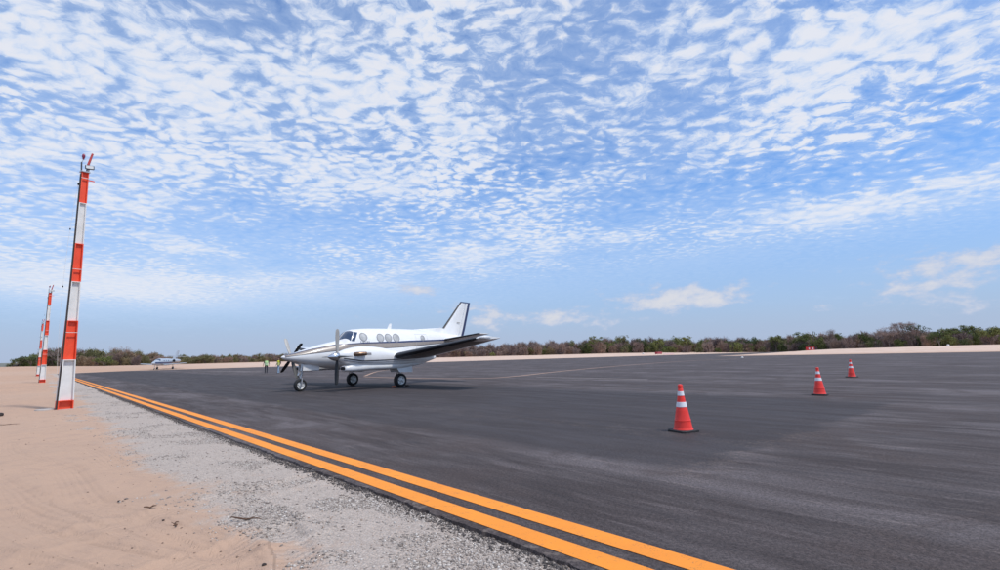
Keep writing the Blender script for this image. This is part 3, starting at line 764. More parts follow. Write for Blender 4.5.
    for k in range(4):
        an = rot + k * math.pi / 2
        rad = np.array([0, math.sin(an), math.cos(an)]); tan = np.array([0, math.cos(an), -math.sin(an)]); ax = np.array([1.0, 0, 0])
        rs_ = [.12, .2, .32, .5, .75, .95, 1.06, 1.12, 1.14]; ch_ = [.042, .050, .074, .090, .095, .090, .080, .06, .022]; th_ = [.05, .045, .035, .028, .02, .014, .011, .008, .004]
        rings_f, rings_b = [], []
        for r, c, t in zip(rs_, ch_, th_):
            tw = math.radians(12 - 22 * (r - .3))
            cd_ = ax * math.cos(tw) + tan * math.sin(tw); nd = -ax * math.sin(tw) + tan * math.cos(tw)
            o = np.array(hub) + rad * r
            rings_f.append([o + cd_ * c * math.cos(q) + nd * t * math.sin(q) for q in np.linspace(0, 2 * math.pi, 12, endpoint=False)])
        bl = G().loft(rings_f).build('propeller_blade', BLADEF if (sg == 1 and k == 0) or (sg == -1 and k == 3) else BLADE, sp)
        # pale paint on one face and at the tip
        vf, ff = [], []
        for r, c, t in list(zip(rs_, ch_, th_))[2:]:
            tw = math.radians(12 - 22 * (r - .3))
            cd_ = ax * math.cos(tw) + tan * math.sin(tw); nd = -ax * math.sin(tw) + tan * math.cos(tw)
            o = np.array(hub) + rad * r
            for q in np.linspace(math.radians(12), math.radians(168), 7): vf.append(o + cd_ * c * 1.004 * math.cos(q) + nd * (t + .003) * math.sin(q))
        m_ = 7
        for i in range(len(vf) // m_ - 1):
            for j in range(m_ - 1): q = i * m_ + j; ff.append((q, q + 1, q + m_ + 1, q + m_))
        mesh_obj('blade_face', vf, ff, BLADEF, bl) if False else None
        pick = 1 if (sg == 1 and k == 0) or (sg == -1 and k == 3) else 0
        if False: mesh_obj('blade_face', [tuple(map(float, p)) for p in vf], ff, BLADEF, bl)

# tail
def fin_ring(z, le, te, t): return [(-(le + x * (te - le)), t * (te - le) * y, z) for x, y in ((0, 0), (.06, .4), (.2, .9), (.4, 1), (.7, .6), (1, .06), (1, -.06), (.7, -.6), (.4, -1), (.2, -.9), (.06, -.4))]
FZ = [(2.35, 8.55, 10.10), (2.87, 8.98, 10.31), (3.4, 9.46, 10.47), (4.0, 10.0, 10.65), (4.34, 10.31, 10.76), (4.375, 10.40, 10.76)]
RZ = [(2.30, 10.13, 10.50), (2.87, 10.33, 10.70), (3.4, 10.49, 10.85), (4.0, 10.67, 11.03), (4.34, 10.78, 11.12)]
fin = G().loft([fin_ring(z, a, c, .06) for z, a, c in FZ]).build('fin', WHITE, PLANE)
fv, ff = [], []
for z, a, c in FZ[1:]:
    w = .06 * (c - a)
    for dx, yy in ((.10, .78), (.045, .42), (-.008, 0), (.045, -.42), (.10, -.78)): fv.append((-(a + dx), yy * w + math.copysign(.005, yy) * (yy != 0), z))
for i in range(len(FZ) - 2):
    for j in range(4): q = i * 5 + j; ff.append((q, q + 1, q + 6, q + 5))
mesh_obj('deice_boot', fv, ff, BOOT, fin)
G().loft([[(-10.36, .035, 4.365), (-11.12, .012, 4.345), (-11.12, -.012, 4.345), (-10.36, -.035, 4.365)], [(-10.40, .03, 4.42), (-11.14, .012, 4.395), (-11.14, -.012, 4.395), (-10.40, -.03, 4.42)]]).build('fin_cap', BLUE, fin)
rud = G().loft([[(-a, .045, z), (-c, .008, z), (-c, -.008, z), (-a, -.045, z)] for z, a, c in RZ]).build('rudder', WHITE, PLANE)
for sg in (1, -1):
    mesh_obj('rudder_stripe', [p for z, a, c in RZ for p in ((-(a + .47 * (c - a)), sg * .031, z), (-(c + .002), sg * .012, z))], [(2 * i, 2 * i + 1, 2 * i + 3, 2 * i + 2) for i in range(4)], BLUE, rud)
    mv = []; mf = []
    for i in range(5):
        x = 10.02 + i * .055 ; k = len(mv); mv += [(-x, sg * .062, 3.17), (-x - .036, sg * .061, 3.17), (-x - .036, sg * .061, 3.23), (-x, sg * .062, 3.23)]; mf.append((k, k + 1, k + 2, k + 3))
    tag(mesh_obj('registration_mark', mv, mf, FRAME, fin, smooth=False), kind='stuff')
G().loft([fin_ring(z, a, c, t) for z, a, c, t in ((2.45, 6.6, 9.2, .03), (2.76, 7.0, 9.2, .022), (2.83, 8.0, 9.2, .025), (2.88, 8.8, 9.2, .05))]).build('dorsal_fin', WHITE, PLANE)
for sg in (1, -1):
    SS = [(.12, 8.66, 10.15, 2.20, .10), (.4, 8.74, 10.16, 2.225, .10), (1.5, 8.93, 10.10, 2.345, .095), (2.5, 9.10, 10.03, 2.455, .09), (2.62, 9.2, 9.98, 2.468, .06)]
    st = G().loft([airfoil(a, c, z, t, sg * y) for y, a, c, z, t in SS]).build('stabilizer', WHITE, PLANE)
    G().loft([airfoil(a, c, z, t, sg * y, x_cut=.10, grow=.006) for y, a, c, z, t in SS[1:]], closed=False, cap0=False, cap1=False).build('deice_boot', BOOT, st)

# landing gear
def wheel(parent, x, y, r, w, outer=1):
    wh = G().lathe([(r * .62, -w * .42), (r * .80, -w * .5), (r * .95, -w * .42), (r, -w * .2), (r, w * .2), (r * .95, w * .42), (r * .80, w * .5), (r * .62, w * .42)], 32, 'y', (x, y, r), False, False).build('tyre', TYRE, parent)
    for sg in (1, -1):
        prof = [(r * .63, sg * w * .40), (r * .56, sg * w * .30), (r * .34, sg * w * .28), (r * .28, sg * w * .42), (r * .10, sg * w * .46), (.004, sg * w * .46)]
        rim = G().lathe(prof, 28, 'y', (x, y, r), False, True).build('rim', RIM, wh)
        g = G()
        for k in range(5):
            a = 2 * math.pi * k / 5; g.lathe([(r * .075, sg * w * .29), (r * .075, sg * w * .305)], 10, 'y', (x + r * .45 * math.cos(a), y, r + r * .45 * math.sin(a)))
        tag(g.build('rim_hole', DARK, wh), kind='stuff')
    return wh
ng = G().tube([(-.97, 0, 1.22), (-.90, 0, .62)], [.06, .06], 14).tube([(-.90, 0, .68), (-.87, 0, .47)], [.045, .045], 12).build('nose_strut', METAL, PLANE)
g = G()
for y in (.14, -.14): g.tube([(-.885, 0, .58), (-.88, y, .55), (-.87, y, .27)], [.03, .03, .026], 8)
g.tube([(-.87, -.16, .275), (-.87, .16, .275)], .022, 8); g.build('nose_fork', METAL, ng)
G().tube([(-.83, .03, .85), (-.76, .03, .68), (-.84, .03, .52)], .02, 8).tube([(-.83, -.03, .85), (-.76, -.03, .68), (-.84, -.03, .52)], .02, 8).build('torque_link', METAL, ng)
G().tube([(-.95, .0, .95), (-1.45, .0, 1.10)], .025, 8).build('drag_brace', METAL, ng)
G().box((-.84, 0, .80), (.09, .14, .12)).build('taxi_lamp', METAL, ng, smooth=False)
for y in (.20, -.20): G().box((-1.25, y, 1.00), (.75, .012, .26)).build('nose_gear_door', WHITE, PLANE, smooth=False)
wheel(PLANE, -.87, 0, .27, .19)
for sg in (1, -1):
    y = sg * 1.95
    st = G().tube([(-4.55, y, 1.15), (-4.62, y, .62)], .065, 14).tube([(-4.62, y, .66), (-4.64, y, .30)], .045, 12).build('main_strut', METAL, PLANE)
    G().tube([(-4.64, y - .16, .31), (-4.64, y + .16, .31)], .03, 8).build('axle', METAL, st)
    G().tube([(-4.56, y, .78), (-4.44, y, .60), (-4.60, y, .42)], .022, 8).build('torque_link', METAL, st)
    G().tube([(-4.60, y, .72), (-5.25, y, 1.02)], .03, 8).build('drag_brace', METAL, st)
    for k in (1, -1):
        G().loft([[(-4.15, y + k * .27, .98), (-5.10, y + k * .27, .98), (-5.10, y + k * .285, .98), (-4.15, y + k * .285, .98)], [(-4.35, y + k * .31, .68), (-5.08, y + k * .31, .66), (-5.08, y + k * .325, .66), (-4.35, y + k * .325, .68)]]).build('gear_door', WHITE, PLANE, smooth=False)
    wheel(PLANE, -4.64, y + sg * .0, .31, .23)

# chocks at the left main wheel
ca, sa = math.cos(math.pi + .8448), math.sin(math.pi + .8448)
def plane_pt(s, l, z=0): return (-9.18 - s * ca - l * sa, 21.59 - s * sa + l * ca, z)
for s_, lab, m_ in ((4.27, 'orange wheel chock in front of the near main wheel', RUBR), (5.02, 'dark wheel chock behind the near main wheel', mat('dark_chock', (.06, .045, .04), .7))):
    e = G().loft([[(-.07, y, 0), (.07, y, 0), (.04, y, .075), (-.025, y, .085)] for y in (-.10, .10)]).build('wheel_chock', m_, None, smooth=False, bevel=.006)
    e.location = plane_pt(s_, 1.98); e.rotation_euler = (0, 0, math.pi + .8448 + (0 if s_ < 4.6 else math.pi)); tag(e, lab, 'chock', 'wheel chocks')

# ------------------------------------------------------------------ far light jet
def build_jet():
    loc = ground_at(164, 369.6); hd = math.atan2(-loc[1], -loc[0])          # towards the lens
    J = empty('light_jet', (loc[0], loc[1], 0), hd - math.radians(27))
    tag(J, 'small distant white jet facing the camera at the far sand verge', 'aircraft')
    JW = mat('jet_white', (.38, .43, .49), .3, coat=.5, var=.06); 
    B = Body([(-5.4, 1.55, 1.51, .02, 1.53), (-5.1, 1.72, 1.36, .2, 1.53), (-4.3, 1.98, 1.16, .48, 1.52), (-3.6, 2.22, 1.05, .64, 1.55), (-3.0, 2.50, 1.0, .74, 1.62), (-2.2, 2.62, .97, .80, 1.7), (1.5, 2.62, .98, .80, 1.72), (3.2, 2.52, 1.35, .60, 1.86), (5.0, 2.35, 1.85, .25, 2.08), (5.8, 2.25, 2.05, .06, 2.15)])
    bst = [-5.4, -5.3, -5.1, -4.7, -4.3, -3.9, -3.6, -3.3, -3.0, -2.6, -2.2, -1, 0, 1.5, 2.4, 3.2, 4.2, 5.0, 5.8]
    fu = G().loft(B.rings(bst, 28)).build('fuselage', JW, J)
    for side in (1, -1):
        patch('windscreen', B.quad([(-3.55, .04), (-3.2, B.phi_z(-3.2, 1.98)), (-2.7, B.phi_z(-2.7, 2.34)), (-3.02, .04)], .008, side), GLASS, J)
        patch('stripe', B.band([(s, 1.45, 1.80) for s in np.linspace(-4.6, 4, 20)], .006, side, 3), BLUE, fu)
        for x in (-1.6, -.7, .2): patch('cabin_window', B.disc(x, 2.1, .16, .008, side, 12), GLASS, J)
        w = G().loft([airfoil(-1.6 + .12 * y, .9 - .06 * y, 1.08 + .075 * y, .12, side * y) for y in (.2, 1.5, 3, 4.2, 4.9)]).build('wing', JW, J)
        e = Body([(1.7, 2.42, 1.72, .35, 2.07), (2.1, 2.50, 1.64, .42, 2.07), (3.2, 2.48, 1.66, .41, 2.07), (4.3, 2.36, 1.80, .27, 2.08)], side * 1.28, 2.0)
        en = G().loft(e.rings([1.7, 1.8, 2.1, 2.6, 3.2, 3.8, 4.3], 20)).build('engine', JW, J)
        rg = [e.P(1.7, 2 * math.pi * k / 20, -.03) for k in range(20)]
        mesh_obj('engine_intake', [(p[0] + .01, p[1], p[2]) for p in rg], [tuple(range(20))], DARK, en, smooth=False)
        G().box((-2.9, side * .85, 2.1), (1.6, .5, .12)).build('engine_pylon', JW, J, smooth=False)
        G().loft([airfoil(4.7 + .2 * y, 5.9 + .1 * y, 2.9 + .06 * y, .09, side * y) for y in (.05, 1, 2.4)]).build('stabilizer', JW, J)
        G().tube([(-.3, side * 1.75, 1.2), (-.4, side * 1.75, .35)], .07, 8).build('main_strut', METAL, J); wheel(J, -.4, side * 1.75, .33, .26)
    G().loft([[(-(a + x * (c - a)), .06 * y * (c - a), z) for x, y in ((0, 0), (.3, 1), (1, .1), (1, -.1), (.3, -1))] for z, a, c in ((2.3, 3.0, 5.8), (3.0, 4.1, 6.0), (4.55, 5.5, 6.6))]).build('fin', JW, J)
    G().tube([(4.1, 0, 1.2), (4.1, 0, .25)], .06, 8).build('nose_strut', METAL, J); wheel(J, 4.1, 0, .22, .15)
build_jet()

# ------------------------------------------------------------------ striped light masts
RED = mat('mast_red', (.84, .085, .030), .5, var=.12, vscale=3, bump=.1)
MWHITE = mat('mast_white', (.74, .74, .72), .5, var=.09, vscale=3, bump=.1)
LAMPG = mat('floodlight_lens', (.72, .74, .72), .2, coat=.6)
CONC = mat('mast_concrete', (.42, .38, .35), .9, var=.15, bump=.5)
MSHADE = mat('shade_brown', (.035, .026, .022), .7)  # dark brown that imitates shade on the mast's left side
def build_mast(px, py, label, k, detail=True):
    loc = ground_at(px, py); gzv = float(ground_z(loc[0], loc[1]))
    rz = math.atan2(N[1], N[0]) + math.radians(13)
    e = empty('light_mast', (loc[0], loc[1], min(gzv, 0.0)), rz)          # local x across the apron, local -y towards the lens
    tag(e, label, 'light mast', 'striped light masts along the apron edge')
    levels = [(0, 0), (.27, 1), (1.53, 0), (2.76, 1), (4.02, 0), (5.27, 1), (6.64, 0), (7.68, None)]
    def half(z): return .5 * float(np.interp(z, [0, 1.53, 2.76, 4.02, 5.27, 7.68], [.405, .322, .280, .245, .222, .19]))
    dep = lambda z: .5 * (.27 + (.15 - .27) * z / 7.68)
    for i in range(len(levels) - 1):
        z0, c = levels[i]; z1 = levels[i + 1][0]
        z0b = -.12 if i == 0 else z0; m = MWHITE if c else RED
        g = G(); t = .028
        zs = [z0b, z1]
        for sx in (-1, 1):      # the two flanges
            g.loft([[(sx * half(z), -dep(z), z), (sx * (half(z) - t), -dep(z), z), (sx * (half(z) - t), dep(z), z), (sx * half(z), dep(z), z)] for z in zs])
        wy = -.012
        g.loft([[(half(z) - t, wy - .008, z), (-half(z) + t, wy - .008, z), (-half(z) + t, wy + .008, z), (half(z) - t, wy + .008, z)] for z in zs])   # the web
        o = g.build('mast_section', m, e, smooth=False)
        # stiffener plate closing the section top
        zt = z1 - .014
        G().box((0, 0, zt), (2 * (half(zt) - t) - .002, 2 * dep(zt) - .01, .022)).build('stiffener', m, o, smooth=False)
        if False:
            G().box((0, -dep((z0 + z1) / 2) * .55, (z0 + z1) / 2 + .1), (2 * half((z0 + z1) / 2) - 2 * t - .004, .03, .03)).build('cross_bar', m, o, smooth=False)
    G().loft([[(-half(z) - .003, -dep(z) + .01, z), (-half(z) - .035, -dep(z) + .01, z), (-half(z) - .035, -dep(z) + .06, z), (-half(z) - .003, -dep(z) + .06, z)] for z in (-.1, 1.53, 2.76, 4.02, 5.27, 7.6)]).build('shade_strip', MSHADE, e, smooth=False)  # added strip, paints the flange's shaded left side as a dark edge
    G().box((0, 0, 7.70), (.25, .22, .03)).build('top_plate', METAL, e, smooth=False)
    # head: lamp stem, floodlight, slanted arm
    G().tube([(-.085, 0, 7.5), (-.11, 0, 8.02)], .022, 8).build('lamp_stem', mat('stem', (.06, .07, .09), .5) if k == 0 else bpy.data.materials['stem'], e)
    ol = G().lathe([(.02, 8.0), (.03, 8.03), (.032, 8.06), (.045, 8.08), (.048, 8.13), (.036, 8.18), (.012, 8.20)], 14, 'z', (-.07, 0, .12)).build('obstruction_lamp', mat('obstruction_lens', (.22, .02, .06), .25, coat=.5) if k == 0 else bpy.data.materials['obstruction_lens'], e)
    G().tube([(-.11, 0, 8.0), (-.07, 0, 8.13)], .014, 8).build('lamp_elbow', METAL, ol)
    R = np.array(Matrix.Rotation(math.radians(-6), 3, 'Y'))
    fl = G().box((.085, -.12, 7.86), (.24, .07, .125), R).build('floodlight', bpy.data.materials['stem'], e, smooth=False, bevel=.008)
    G().box((.075, -.158, 7.86), (.20, .008, .095), R).build('floodlight_lens', LAMPG, fl, smooth=False)
    G().tube([(.08, -.02, 7.70), (.08, -.05, 7.85)], .03, 8).build('floodlight_bracket', METAL, fl)
    G().tube([(.06, .02, 7.72), (.075, .02, 8.0)], .03, 10).build('arm_collar', DARK, e)
    G().tube([(.075, .02, 7.97), (.17, .02, 8.40)], [.036, .030], 10).build('slanted_lamp', mat('slant_red', (.50, .06, .05), .45, var=.15) if k == 0 else bpy.data.materials['slant_red'], e)
    G().box((.20, 0, 7.45), (.16, .03, .03)).build('side_bracket', RED, e, smooth=False)
    G().lathe([(.012, 0), (.034, .01), (.036, .06), (.015, .08)], 12, 'z', (-.135, .0, 7.22)).build('junction_box', DARK, e)
    for z in (7.48, 4.42, 2.38):
        G().box((0, -dep(z) + .006, z), (2 * half(z) + .012, .03, .014)).build('clamp_band', MWHITE, e, smooth=False)
    # slack conductor with clips on the far side
    pts = [(-.13 - .12 * math.sin(math.pi * t) ** .8 - .08 * t, .05, 7.3 - 6.6 * t) for t in np.linspace(0, 1, 22)]
    cb = G().tube(pts, .0035, 5).build('cable', MWHITE, e)
    for t in (.24, .55): p = pts[int(t * 21)]; G().lathe([(.006, -.03), (.02, -.012), (.02, .015), (.006, .03)], 10, 'z', p).build('cable_clip', DARK, cb)
    G().box((0, 0, -.06), (.50, .40, .13)).build('footing', CONC, e, smooth=False, bevel=.015)
    return e
build_mast(64, 408.6, 'nearest and tallest red and white striped light mast on the sand', 0)
build_mast(41.8, 382.6, 'middle red and white striped light mast, second from the camera', 1, False)
build_mast(37.8, 376.2, 'farthest and smallest red and white light mast, partly hidden', 2, False)
# concrete cover beside the near mast
g = ground_at(45, 409.6); o = G().lathe([(.0, 0), (.26, 0), (.25, .05), (.22, .06), (.0, .06)], 22, cap0=False, cap1=False).build('manhole_cover', CONC)
o.location = (g[0], g[1], float(ground_z(*g)) - .02); tag(o, 'flat grey concrete cover on the sand beside the nearest mast', 'cover')

# ------------------------------------------------------------------ cones
CRED = mat('cone_red', (.88, .042, .026), .42, var=.10, vscale=6)
CWHITE = mat('cone_band', (.78, .78, .80), .4, var=.05)
CBASE = mat('cone_base_rubber', (.022, .022, .024), .7, var=.3, vscale=30, bump=.3)
cone_r = lambda z: float(np.interp(z, [.035, .06, .20, .225, .60, .72], [.158, .145, .123, .116, .048, .036]))
def build_cone(px, py, label, rz, lean=(0, 0)):
    p = ground_at(px, py); e = empty('traffic_cone', (p[0], p[1], .002), rz); e.rotation_euler = (lean[0], lean[1], rz)
    tag(e, label, 'traffic cone', 'traffic cones on the apron')
    prof = [(.16, .03), (.158, .04), (.147, .055), (.143, .075), (.128, .165), (.127, .175), (.130, .18), (.121, .205), (.098, .325), (.097, .335), (.0905, .36), (.048, .60), (.039, .695), (.036, .70), (.040, .715), (.040, .735), (.034, .752), (.018, .758)]
    G().lathe(prof, 32, cap0=False).build('cone_body', CRED, e)
    r = lambda z: float(np.interp(z, [a for _, a in prof], [q for q, _ in prof]))
    for z0, z1 in ((.395, .475), (.575, .645)):
        G().lathe([(r(z0) + .001, z0), (r(z0) + .0035, z0 + .002), (r((z0 + z1) / 2) + .0035, (z0 + z1) / 2), (r(z1) + .0035, z1 - .002), (r(z1) + .001, z1)], 32, cap0=False, cap1=False).build('reflective_band', CWHITE, e)
    h = .19; c = .04
    o8 = [(h - c, h), (h, h - c), (h, -h + c), (h - c, -h), (-h + c, -h), (-h, -h + c), (-h, h - c), (-h + c, h)][::-1]
    G().loft([[(x, y, 0) for x, y in o8], [(x, y, .026) for x, y in o8], [(x * .94, y * .94, .036) for x, y in o8]]).build('base_plate', CBASE, e, smooth=False)
build_cone(683.5, 431.5, 'largest red and white traffic cone, nearest the camera', math.radians(28), (math.radians(.6), math.radians(-1.0)))
build_cone(820, 395.2, 'mid-sized red and white traffic cone between the other two', math.radians(50), (0, math.radians(.8)))
build_cone(852, 377.3, 'smallest red and white traffic cone, farthest from the camera', math.radians(15))

# ------------------------------------------------------------------ people
def build_person(px, py, label, vest_col, arm_mat, leg_mat, yaw, h=1.70, arms=(.12, .1), stride=.1):
    p = ground_at(px, py)
    SK = bpy.data.materials.get('skin') or mat('skin', (.30, .17, .11), .6)
    HR = bpy.data.materials.get('hair') or mat('hair', (.02, .015, .012), .7)
    e = empty('person', (p[0], p[1], 0), yaw); tag(e, label, 'person', 'ground crew')
    k = h / 1.75
    J = {'pel': (0, 0, .95), 'bel': (0, .0, 1.08), 'che': (0, .01, 1.28), 'neb': (0, .0, 1.46), 'nek': (0, -.01, 1.53), 'hd': (0, -.02, 1.62), 'top': (0, -.01, 1.71)}
    R_ = {'pel': .145, 'bel': .13, 'che': .15, 'neb': .07, 'nek': .055, 'hd': .085, 'top': .065}
    E_ = [('pel', 'bel'), ('bel', 'che'), ('che', 'neb'), ('neb', 'nek'), ('nek', 'hd'), ('hd', 'top')]
    for s, n in ((1, 'L'), (-1, 'R')):
        f = stride * s
        J.update({'hip' + n: (s * .10, 0, .90), 'kne' + n: (s * .11, -f * .6 - .02, .50), 'ank' + n: (s * .11, -f + .03, .09), 'toe' + n: (s * .13, -f - .13, .035),
                  'sho' + n: (s * .19, 0, 1.42), 'elb' + n: (s * (.25 + arms[0]), .05, 1.14), 'wri' + n: (s * (.24 + arms[1]), -.12, .95), 'han' + n: (s * (.235 + arms[1]), -.16, .89)})
        R_.update({'hip' + n: .10, 'kne' + n: .062, 'ank' + n: .045, 'toe' + n: .038, 'sho' + n: .062, 'elb' + n: .044, 'wri' + n: .030, 'han' + n: .034})
        E_ += [('pel', 'hip' + n), ('hip' + n, 'kne' + n), ('kne' + n, 'ank' + n), ('ank' + n, 'toe' + n), ('che', 'sho' + n), ('sho' + n, 'elb' + n), ('elb' + n, 'wri' + n), ('wri' + n, 'han' + n)]
        for i in range(5):
            a = (i - 2) * .35
            nm = 'f%d%s' % (i, n); hx, hy, hz = J['han' + n]
            J[nm] = (hx + (.035 * (i - 2) * .5), hy - .02 - .018 * (i - 2), hz - (.075 if i else .045)); R_[nm] = .0095; E_.append(('han' + n, nm))
    names = list(J); me = bpy.data.meshes.new('body')
    me.from_pydata([tuple(c * k for c in J[n]) for n in names], [(names.index(a), names.index(b2)) for a, b2 in E_], []); me.update()
    o = bpy.data.objects.new('body_tmp', me); COL.objects.link(o)
    sk = o.modifiers.new('skin', 'SKIN'); sk.use_smooth_shade = True
    for i, n in enumerate(names): me.skin_vertices[0].data[i].radius = (R_[n] * k * (1.15 if n in ('pel', 'bel', 'che') else 1), R_[n] * k * (.8 if n in ('pel', 'bel', 'che') else 1))
    me.skin_vertices[0].data[0].use_root = True
    o.modifiers.new('sub', 'SUBSURF').levels = 1
    dg = bpy.context.evaluated_depsgraph_get(); nm = bpy.data.meshes.new_from_object(o.evaluated_get(dg))
    bpy.data.objects.remove(o); nm.name = 'body'
    body = bpy.data.objects.new('body', nm); COL.objects.link(body); body.parent = e
    nm.materials.clear()
    for m_ in (SK, leg_mat, arm_mat, HR, DARK): nm.materials.append(m_)
    for f in nm.polygons:
        z = f.center.z / k; x = abs(f.center.x) / k
        f.material_index = 4 if z < .085 else 1 if (z < .99 and x < .24) else 0 if (z > 1.50 or z < 1.0) else 2
        if z > 1.655 or (z > 1.58 and f.center.y > .02): f.material_index = 3
    rings = []
    for z, rx, ry in ((.93, .20, .15), (1.0, .195, .145), (1.12, .185, .14), (1.28, .205, .15), (1.40, .215, .135), (1.46, .13, .095)):
        rings.append([(rx * k * math.cos(a), ry * k * math.sin(a), z * k) for a in np.linspace(0, 2 * math.pi, 20, endpoint=False)])
    vest = G().loft(rings, False, False).build('vest', vest_col, e)
    REFL = bpy.data.materials.get('reflective_tape') or mat('reflective_tape', (.65, .68, .62), .3)
    for z, rx, ry in ((1.02, .199, .149), (1.16, .193, .146)):
        G().loft([[((rx) * k * math.cos(a), (ry) * k * math.sin(a), (z + dz) * k) for a in np.linspace(0, 2 * math.pi, 20, endpoint=False)] for dz in (0, .05)], False, False).build('reflective_tape', REFL, vest)
    # face
    fc = G()
    for s in (1, -1): fc.lathe([(.004, -.01), (.011, 0), (.004, .01)], 8, 'y', (s * .032 * k, -.098 * k, 1.625 * k))
    fc.build('eyes', DARK, body)
    G().loft([[(-.008, -.098, 1.615 * k), (.008, -.098, 1.615 * k), (0, -.10, 1.635 * k)], [(-.014, -.122, 1.585 * k), (.014, -.122, 1.585 * k), (0, -.112, 1.60 * k)]]).build('nose', SK, body)
    return e
build_person(266, 373.4, 'person in pale green high visibility vest and dark trousers on the far apron', mat('vest_green', (.46, .68, .28), .6), mat('sleeve_dark', (.03, .04, .05), .8), mat('trousers_dark', (.02, .025, .035), .8), math.radians(15), 1.66, (.05, .08), .07)
build_person(278.4, 373.6, 'person in yellow high visibility vest and light blue jeans beside the propeller', mat('vest_yellow', (.70, .68, .04), .6), mat('sleeve_black', (.015, .015, .018), .8), mat('jeans_blue', (.30, .42, .55), .8), math.radians(-30), 1.66, (.08, .02), .16)

# ------------------------------------------------------------------ vegetation
PROF_X = [-400, -60, 5, 14, 25, 40, 50, 62, 80, 100, 120, 140, 170, 210, 260, 300, 400, 480, 540, 575, 595, 640, 700, 760, 800, 830, 860, 880, 895, 915, 932, 945, 970, 1000, 1100, 1500]
PROF_Y = [372, 366, 363, 359, 355, 353, 348, 347, 348, 350, 349, 351, 353.5, 353.5, 353, 351.5, 346.5, 343.5, 340.5, 339.5, 337.5, 337, 337, 336.5, 333.5, 331.5, 331.5, 330, 328, 328, 330, 328.5, 327, 327, 324, 312]
DEP_X = [-400, 0, 100, 300, 480, 640, 790, 860, 1000, 1150, 1500]; DEP_Y = [190, 190, 190, 220, 250, 250, 215, 190, 160, 140, 105]
def px_at(x, Yd):
    """ground point seen under image column x at depth Yd (on the horizon row)"""
    yh = 355.68 - .0249 * (x - 500); r = ray(x, yh); r = r * (Yd / r[1]); return r[0], r[1], yh
def tree_height(x, Yd, gz_):
    yh = 355.68 - .0249 * (x - 500)
    return (yh - float(np.interp(x, PROF_X, PROF_Y))) * math.hypot(Yd, 0) / FPX * 1.0 + CAM_H - gz_
def tint_mat(name):
    mt = bpy.data.materials.new(name); mt.use_nodes = True
    nt = mt.node_tree; b = NB(nt); p = nt.nodes['Principled BSDF']; p.inputs['Roughness'].default_value = .8; p.inputs['Specular IOR Level'].default_value = .15
    c = b.node('ShaderNodeAttribute', attribute_name='tint').outputs['Color']
    co = b.node('ShaderNodeTexCoord').outputs['Object']
    b.link(b.mix(b.m('MULTIPLY', b.noise(co, 1.5, 4, .6), .3), c, (.10, .075, .055)), p.inputs['Base Color'])
    return mt
SCRUB = tint_mat('scrub_foliage')
BARK = mat('bark', (.16, .125, .105), .9, var=.25, vscale=3)
def rand_dirs(n):
    v = rng.normal(size=(n, 3)); return v / np.linalg.norm(v, axis=1, keepdims=True)
def leaf_cloud(n, size, kind):
    """triangles for a crown of unit height and unit radius: (n,3,3)"""
    nc = 16 if kind == 'green' else 20
    ca_ = rng.random(nc) * 6.283; cr = rng.random(nc) ** .6 * .72
    cz = .22 + .62 * rng.random(nc) * (1 - .45 * cr ** 2); cs = .13 + .15 * rng.random(nc)
    k = rng.integers(0, nc, n)
    off = rand_dirs(n) * (rng.random((n, 1)) ** .45) * cs[k, None] * np.array([1.25, 1.25, .85])
    c = np.stack([cr[k] * np.cos(ca_[k]), cr[k] * np.sin(ca_[k]), cz[k]], -1) + off
    low = rng.random(n) < .22        # skirt down to the ground
    c[low, 2] *= rng.random(low.sum()) * .8
    c[:, 2] = np.clip(c[:, 2], .01, 1.02)
    a = rand_dirs(n); b2 = np.cross(a, rand_dirs(n)); b2 /= np.linalg.norm(b2, axis=1, keepdims=True)
    if kind == 'dry':                # twigs: long thin slivers fanning upwards
        a = c * np.array([1, 1, .0]) + np.array([0, 0, .6]) + .55 * rand_dirs(n); a /= np.linalg.norm(a, axis=1, keepdims=True)
        b2 = np.cross(a, rand_dirs(n)); b2 /= np.linalg.norm(b2, axis=1, keepdims=True)
        L = size * (1.6 + 2.4 * rng.random((n, 1))); w = size * .16
        return np.stack([c - a * L * .5 - b2 * w, c - a * L * .5 + b2 * w, c + a * L * .5], 1)
    s = size * (.6 + .8 * rng.random((n, 1)))
    return np.stack([c - a * s * .6, c + b2 * s * .55, c + a * s * .6], 1)
TEMPL = {'green': [leaf_cloud(1500, .085, 'green') for _ in range(5)], 'dry': [np.concatenate([leaf_cloud(1500, .085, 'dry'), leaf_cloud(330, .055, 'green')]) for _ in range(5)]}
GREENS = [(.115, .145, .045), (.145, .175, .055), (.085, .115, .045), (.20, .215, .07), (.17, .165, .08)]
DRYS = [(.30, .215, .19), (.25, .185, .175), (.34, .25, .215), (.28, .22, .205), (.33, .225, .175)]
OLIVE = [(.20, .175, .085), (.24, .19, .105), (.16, .16, .075), (.28, .20, .13)]
def pick_kind(x):
    # share of green, by image column
    gshare = float(np.interp(x, [-100, 15, 45, 60, 140, 280, 420, 570, 600, 660, 700, 770, 800, 850, 885, 930, 1000, 1200], [.8, .9, .7, .25, .3, .35, .10, .10, .5, .5, .3, .65, .45, .25, .3, .75, .75, .7]))
    if rng.random() < gshare: return 'green', GREENS[rng.integers(5)] if x > 570 or x < 60 or rng.random() < .25 else OLIVE[rng.integers(4)]
    return 'dry', DRYS[rng.integers(5)] if x > 300 or rng.random() < .45 else OLIVE[rng.integers(4)]
